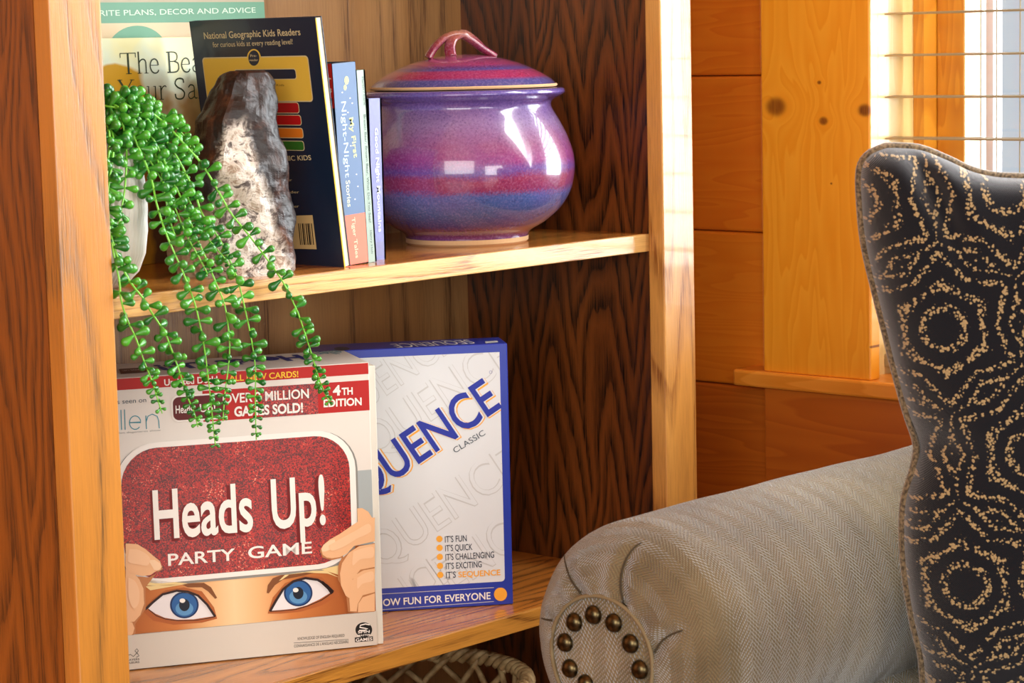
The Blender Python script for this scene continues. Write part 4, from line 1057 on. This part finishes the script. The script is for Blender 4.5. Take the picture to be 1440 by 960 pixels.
for S_ in SEAMS:
    P = []
    for q in smoothpath([(x, y, 0) for x, y in S_], 5):
        h_ = tree.ray_cast(CAM-SO, ray(q.x, q.y).normalized())
        if h_[0] is not None: P.append(h_[0].copy())
    paths.append(P)
for v_ in bm.verts:
    if v_.co.x+SO.x > X0+.06: continue
    for P in paths:
        m_, i_ = min(((v_.co-p_).length, i) for i, p_ in enumerate(P))
        if m_ < .03: v_.co -= v_.normal*(.0035*math.exp(-(m_/.005)**2)-.0022*math.exp(-((m_-.012)/.007)**2))*min(1, (len(P)-i_)/(len(P)*.5))
tree = BVHTree.FromBMesh(bm)
thr_ = []
for S_ in SEAMS:
    P = []
    for q in smoothpath([(x, y, 0) for x, y in S_], 5):
        h_ = tree.ray_cast(CAM-SO, ray(q.x, q.y).normalized())
        if h_[0] is not None: P.append(h_[0]+h_[1]*.0002)
    thr_.append(P)
obj('arm', bm, FAB, sofa, smooth=True)
for P in thr_:
    b = bmesh.new(); tube(b, P, .0011, 6, taper=lambda u: 1-.4*u); obj('pleat_seam', b, FABD, sofa, smooth=True)
# front panel
bnd = [rows_[-1][j] for j in range(NS)]
bm = bmesh.new(); uvl = bm.loops.layers.uv.new('uv')
cxp = Vector((X0-.016, DC[0], DC[1]))
n_r = 6; loops = []
core = [Vector(p) for p in bnd]
for k in range(n_r+1):
    q = k/n_r; ring = []
    for P in core:
        c = Vector((P.x, DC[0]-.004, max(P.z, .12) if P.z < .50 else DC[1]))
        c.z = P.z if P.z < .50 else DC[1]-.02
        v = P.lerp(c, q); v.x = X0-.0122-.004*math.sin(min(1, q*2.2)*PI/2)+.001
        ring.append(bm.verts.new(v-SO))
    loops.append(ring)
for A_, C_ in zip(loops, loops[1:]):
    for j in range(NS-1):
        f = bm.faces.new((A_[j], A_[j+1], C_[j+1], C_[j]))
        for lp_ in f.loops: lp_[uvl].uv = (lp_.vert.co.y, lp_.vert.co.z)
bmesh.ops.recalc_face_normals(bm, faces=bm.faces)
obj('arm_front_panel', bm, FAB, sofa, smooth=True)
b = bmesh.new(); tube(b, [Vector((X0-.0128, P.y, P.z))-SO for P in core][::2], .0018, 8); obj('panel_welt', b, mat('welt_fabric', '7A6C4E', .9), sofa, smooth=True)
# nailheads
BR = mat('antique_brass', '5A4A2C', .3, 0, metal=.9); t = NT(BR); t.l.new(t.ramp(t.noise(t.pos(), 220, 3), [(.35, '2A2214'), (.65, '5E5034')]), B(BR).inputs['Base Color'])
nb_ = bmesh.new(); lathe(nb_, [(.0082, 0), (.0081, .001), (.0074, .0029), (.0058, .0047), (.0035, .0058), (0, .0062)], 24)
nme = bpy.data.meshes.new('nailhead'); nb_.to_mesh(nme); nb_.free(); nme.materials.append(BR)
for p_m in nme.polygons: p_m.use_smooth = True
XN = X0-.0155
for i, (px, py) in enumerate(((834.8, 864), (863.5, 875.5), (887, 904.6), (900, 941), (808, 874.5), (795, 903), (802, 939.5), (824, 961), (906, 978), (846, 982), (880, 1003), (905, 1012))):
    q = on_x(px, py, XN); o = bpy.data.objects.new('nailhead', nme); link(o, sofa); o.location = q-SO; o.rotation_euler = (0, -PI/2, 0)
# seat, back, base
SEAT = .452
def cushion(name, x0, x1, y0, y1, z0, z1, r=.035):
    bm = bmesh.new(); box(bm, x0-SO.x, x1-SO.x, y0-SO.y, y1-SO.y, z0, z1)
    uvl = bm.loops.layers.uv.new('uv')
    for f in bm.faces:
        for l in f.loops:
            c = l.vert.co; nn = f.normal
            l[uvl].uv = (c.x, c.y) if abs(nn.z) > .5 else ((c.x, c.z) if abs(nn.y) > .5 else (c.y, c.z))
    return obj(name, bm, FAB, sofa, smooth=False, bevel=r, seg=5)
cushion('seat_cushion', .27, .86, -1.12, -.495, .30, SEAT); cushion('seat_cushion', .27, .86, -1.76, -1.13, .30, SEAT)
cushion('base', .29, .93, -1.78, -.465, .08, .298, .01)
cushion('backrest', .865, 1.04, -1.85, -.30, .08, .70, .04)
cushion('arm', .27, .93, -1.93, -1.79, .08, .64, .05)
for x, y in ((.33, -.42), (.98, -.36), (.33, -1.85), (.98, -1.8)):
    bm = bmesh.new(); lathe(bm, [(0, 0), (.018, 0), (.028, .08), (0, .08)], 20, (x-SO.x, y-SO.y)); obj('leg', bm, mat('dark_wood', '2E1A0E', .4), sofa)

# ================================================================== PILLOW
PF = on_y(1290, 630, -.525); py_ = YAW-.06
pux = Vector((math.sin(py_), -math.cos(py_), 0)); pn = Vector((-math.cos(py_), -math.sin(py_), 0))
D_ = (PF-CAM).length
def pl_uv(px, py):
    q = on_plane(px, py, PF, pn)-PF; return q.dot(pux), q.z+PF.z
Lc = [pl_uv(*p) for p in ((1246, 207), (1222, 218), (1210, 240), (1211, 290), (1217, 345), (1232, 410), (1247, 470), (1262, 530), (1276, 580), (1290, 625), (1285, 660), (1273, 700), (1270, 745), (1273, 800), (1284, 870), (1297, 925), (1301, 980), (1303, 1030))]
Tc = [pl_uv(*p) for p in ((1246, 207), (1290, 209), (1330, 224), (1365, 240), (1400, 248), (1440, 250), (1520, 252), (1600, 250), (1680, 240), (1740, 222), (1800, 210))]
bot = SEAT+.002
Lc = [p for p in Lc if p[1] > bot+.02]+[(Lc[-1][0]+.004, bot)]
Lp = smoothpath([(a, b, 0) for a, b in Lc], 8); Tp = smoothpath([(a, b, 0) for a, b in Tc], 8)
ZT = Lp[0].y
def L_at(v):   # v 0 top .. 1 bottom : arc along polyline
    i = v*(len(Lp)-1); k_ = min(int(i), len(Lp)-2); return Lp[k_].lerp(Lp[k_+1], i-k_)
def T_at(u):
    i = u*(len(Tp)-1); k_ = min(int(i), len(Tp)-2); return Tp[k_].lerp(Tp[k_+1], i-k_)
WID = Tp[-1].x-Tp[0].x; Rx = Tp[-1].x
NPX, NPY = 90, 110
def pill_pt(u, v, side):
    Lq_ = L_at(v); 
    Rq = Vector((Rx-(Lq_.x-Lp[0].x), Lq_.y, 0))
    Tq = T_at(u); P00 = Lp[0]; 
    Bq = Vector((Lp[-1].x+(Rx-(Lp[-1].x-Lp[0].x)-Lp[-1].x)*u, bot-.0+.012*math.sin(u*PI)*0, 0))
    P = Lq_*(1-u)+Rq*u + Tq*(1-v)+Bq*v - (P00*(1-u)*(1-v)+Vector((Rx, Lp[0].y, 0))*u*(1-v)+Lp[-1]*(1-u)*v+Vector((Rx-(Lp[-1].x-Lp[0].x), Lp[-1].y, 0))*u*v)
    prof_ = (max(0, 1-(2*u-1)**4)*max(0, 1-(2*v-1)**4))**.5
    edge = min(1, u*12)*min(1, v*12)*min(1, (1-u)*12)*min(1, (1-v)*12)
    th_ = .072*prof_**.9
    w_ = Vector((P.x*1.0, P.y, side*3.0))
    th_ += edge*(noise.noise(w_*7)*.008+noise.noise(w_*17)*.003)
    # creases from the upper left corner and the pinched middle of the left edge
    th_ -= .017*math.exp(-((u-.33*v*2.2-.085)/.045)**2)*math.exp(-((v-.10)/.11)**2)*(1 if side > 0 else .3)
    th_ -= .014*math.exp(-(u/.12)**2)*math.exp(-((v-.52)/.05)**2)
    off = pn*(th_*side*(1.0 if side > 0 else .8))
    return PF+pux*P.x+Vector((0, 0, P.y-PF.z))+off
PB = Vector((PF+pux*(Rx/2+.05))); PB.z = bot
pillow = thing('throw_pillow', 'black throw pillow with tan dotted rings and brown corded edge on the sofa', 'pillow', PB)
bm = bmesh.new(); uvl = bm.loops.layers.uv.new('uv')
for side in (1, -1):
    G = [[bm.verts.new(pill_pt(i/NPX, j/NPY, side)-PB) for j in range(NPY+1)] for i in range(NPX+1)]
    for i in range(NPX):
        for j in range(NPY):
            f = bm.faces.new((G[i][j], G[i+1][j], G[i+1][j+1], G[i][j+1]))
            for l in f.loops:
                q = l.vert.co+PB-PF; l[uvl].uv = (q.dot(pux), q.z+PF.z)
bmesh.ops.remove_doubles(bm, verts=bm.verts, dist=.0003)
bmesh.ops.recalc_face_normals(bm, faces=bm.faces)
PM_ = mat('ring_fabric', '12141A', .9, 0, sheen=.45, spec=.15); B(PM_).inputs['Sheen Roughness'].default_value = .45
t = NT(PM_); s = t.sep(t.uv())
c_a = pl_uv(1315, 450); c_b = pl_uv(1405, 630); c_c = pl_uv(1345, 800)
ROTP = math.atan2(-(c_c[0]-c_a[0]), -(c_c[1]-c_a[1]))  # tilt of the columns
HP = math.hypot(c_c[0]-c_a[0], c_c[1]-c_a[1]); WP = HP/math.sqrt(3)*.96
nz = t.noise(t.uv(), 12, 1)
x_ = t.math('SUBTRACT', s[0], c_a[0]); y_ = t.math('SUBTRACT', s[1], c_a[1])
cr, sr = math.cos(ROTP), math.sin(ROTP)
xr = t.math('ADD', t.math('MULTIPLY', x_, cr), t.math('MULTIPLY', y_, -sr)); yr_ = t.math('ADD', t.math('MULTIPLY', x_, sr), t.math('MULTIPLY', y_, cr))
def cell(ox, oy):
    a = t.math('SUBTRACT', t.math('MODULO', t.math('ADD', t.math('ADD', xr, ox), WP*50.5), WP), WP/2)
    b = t.math('SUBTRACT', t.math('MODULO', t.math('ADD', t.math('ADD', yr_, oy), HP*50.5), HP), HP/2)
    b = t.math('MULTIPLY', b, WP*math.sqrt(3)/HP)
    r = t.math('SQRT', t.math('ADD', t.math('MULTIPLY', a, a), t.math('MULTIPLY', b, b)))
    th_ = t.math('ARCTAN2', b, a); return r, th_
r1, a1 = cell(0, 0); r2, a2 = cell(WP/2, HP/2)
near = t.math('LESS_THAN', r1, r2)
def sel(p, q): return t.math('ADD', t.math('MULTIPLY', p, near), t.math('MULTIPLY', q, t.math('SUBTRACT', 1, near)))
rr = t.math('DIVIDE', sel(r1, r2), WP/2); aa = sel(a1, a2)
star = t.math('DIVIDE', t.math('PINGPONG', t.math('ADD', aa, PI), PI/6), PI/6)       # 0 along the six neighbours, 1 at the triple points
am = t.math('MULTIPLY', star, t.ramp(rr, [(0, (0, 0, 0)), (.45, (0, 0, 0)), (1, (1, 1, 1))]))
rho = t.math('SUBTRACT', rr, t.math('MULTIPLY', am, .30))
jn = t.math('MULTIPLY', t.math('SUBTRACT', t.noise(t.uv(), 330, 1), .5), .10)
rho = t.math('ADD', rho, jn)
lines = None
for c0, w0 in ((.28, .07), (.51, .05), (.71, .042), (.87, .046), (1.02, .05)):
    g_ = t.math('EXPONENT', t.math('MULTIPLY', t.math('POWER', t.math('DIVIDE', t.math('SUBTRACT', rho, c0), w0), 2), -1))
    lines = g_ if lines is None else t.math('MAXIMUM', lines, g_)
v = t.add('ShaderNodeTexVoronoi'); t.l.new(t.uv(), v.inputs['Vector']); v.inputs['Scale'].default_value = 400
dots = t.math('SUBTRACT', 1.15, t.math('MULTIPLY', v.outputs['Distance'], 1.4))
val = t.math('MULTIPLY', lines, dots)
t.l.new(t.ramp(val, [(.34, '0E1118'), (.48, 'A89066')]), B(PM_).inputs['Base Color'])
wv = t.math('MULTIPLY', t.math('SINE', t.math('MULTIPLY', s[0], 2*PI/.0016)), t.math('SINE', t.math('MULTIPLY', s[1], 2*PI/.0016)))
t.l.new(t.bump(t.math('ADD', t.math('MULTIPLY', wv, .3), val), .6, .0012), B(PM_).inputs['Normal'])
obj('pillow_cover', bm, PM_, pillow, smooth=True)
CORD = mat('cord_fabric', '6A5A40', .9, 0, sheen=.5); t = NT(CORD)
t.l.new(t.ramp(t.noise(t.pos(), 400, 2), [(.35, '3E3424'), (.65, '8A785A')]), B(CORD).inputs['Base Color'])
ep = [pill_pt(0, j/60, 0) for j in range(60, 0, -1)]+[pill_pt(i/50, 0, 0) for i in range(51)]+[pill_pt(1, j/60, 0) for j in range(1, 61)]
b = bmesh.new(); tube(b, [p-PB for p in ep], .0042, 10); obj('corded_edge', b, CORD, pillow, smooth=True)
bpy.context.view_layer.update()
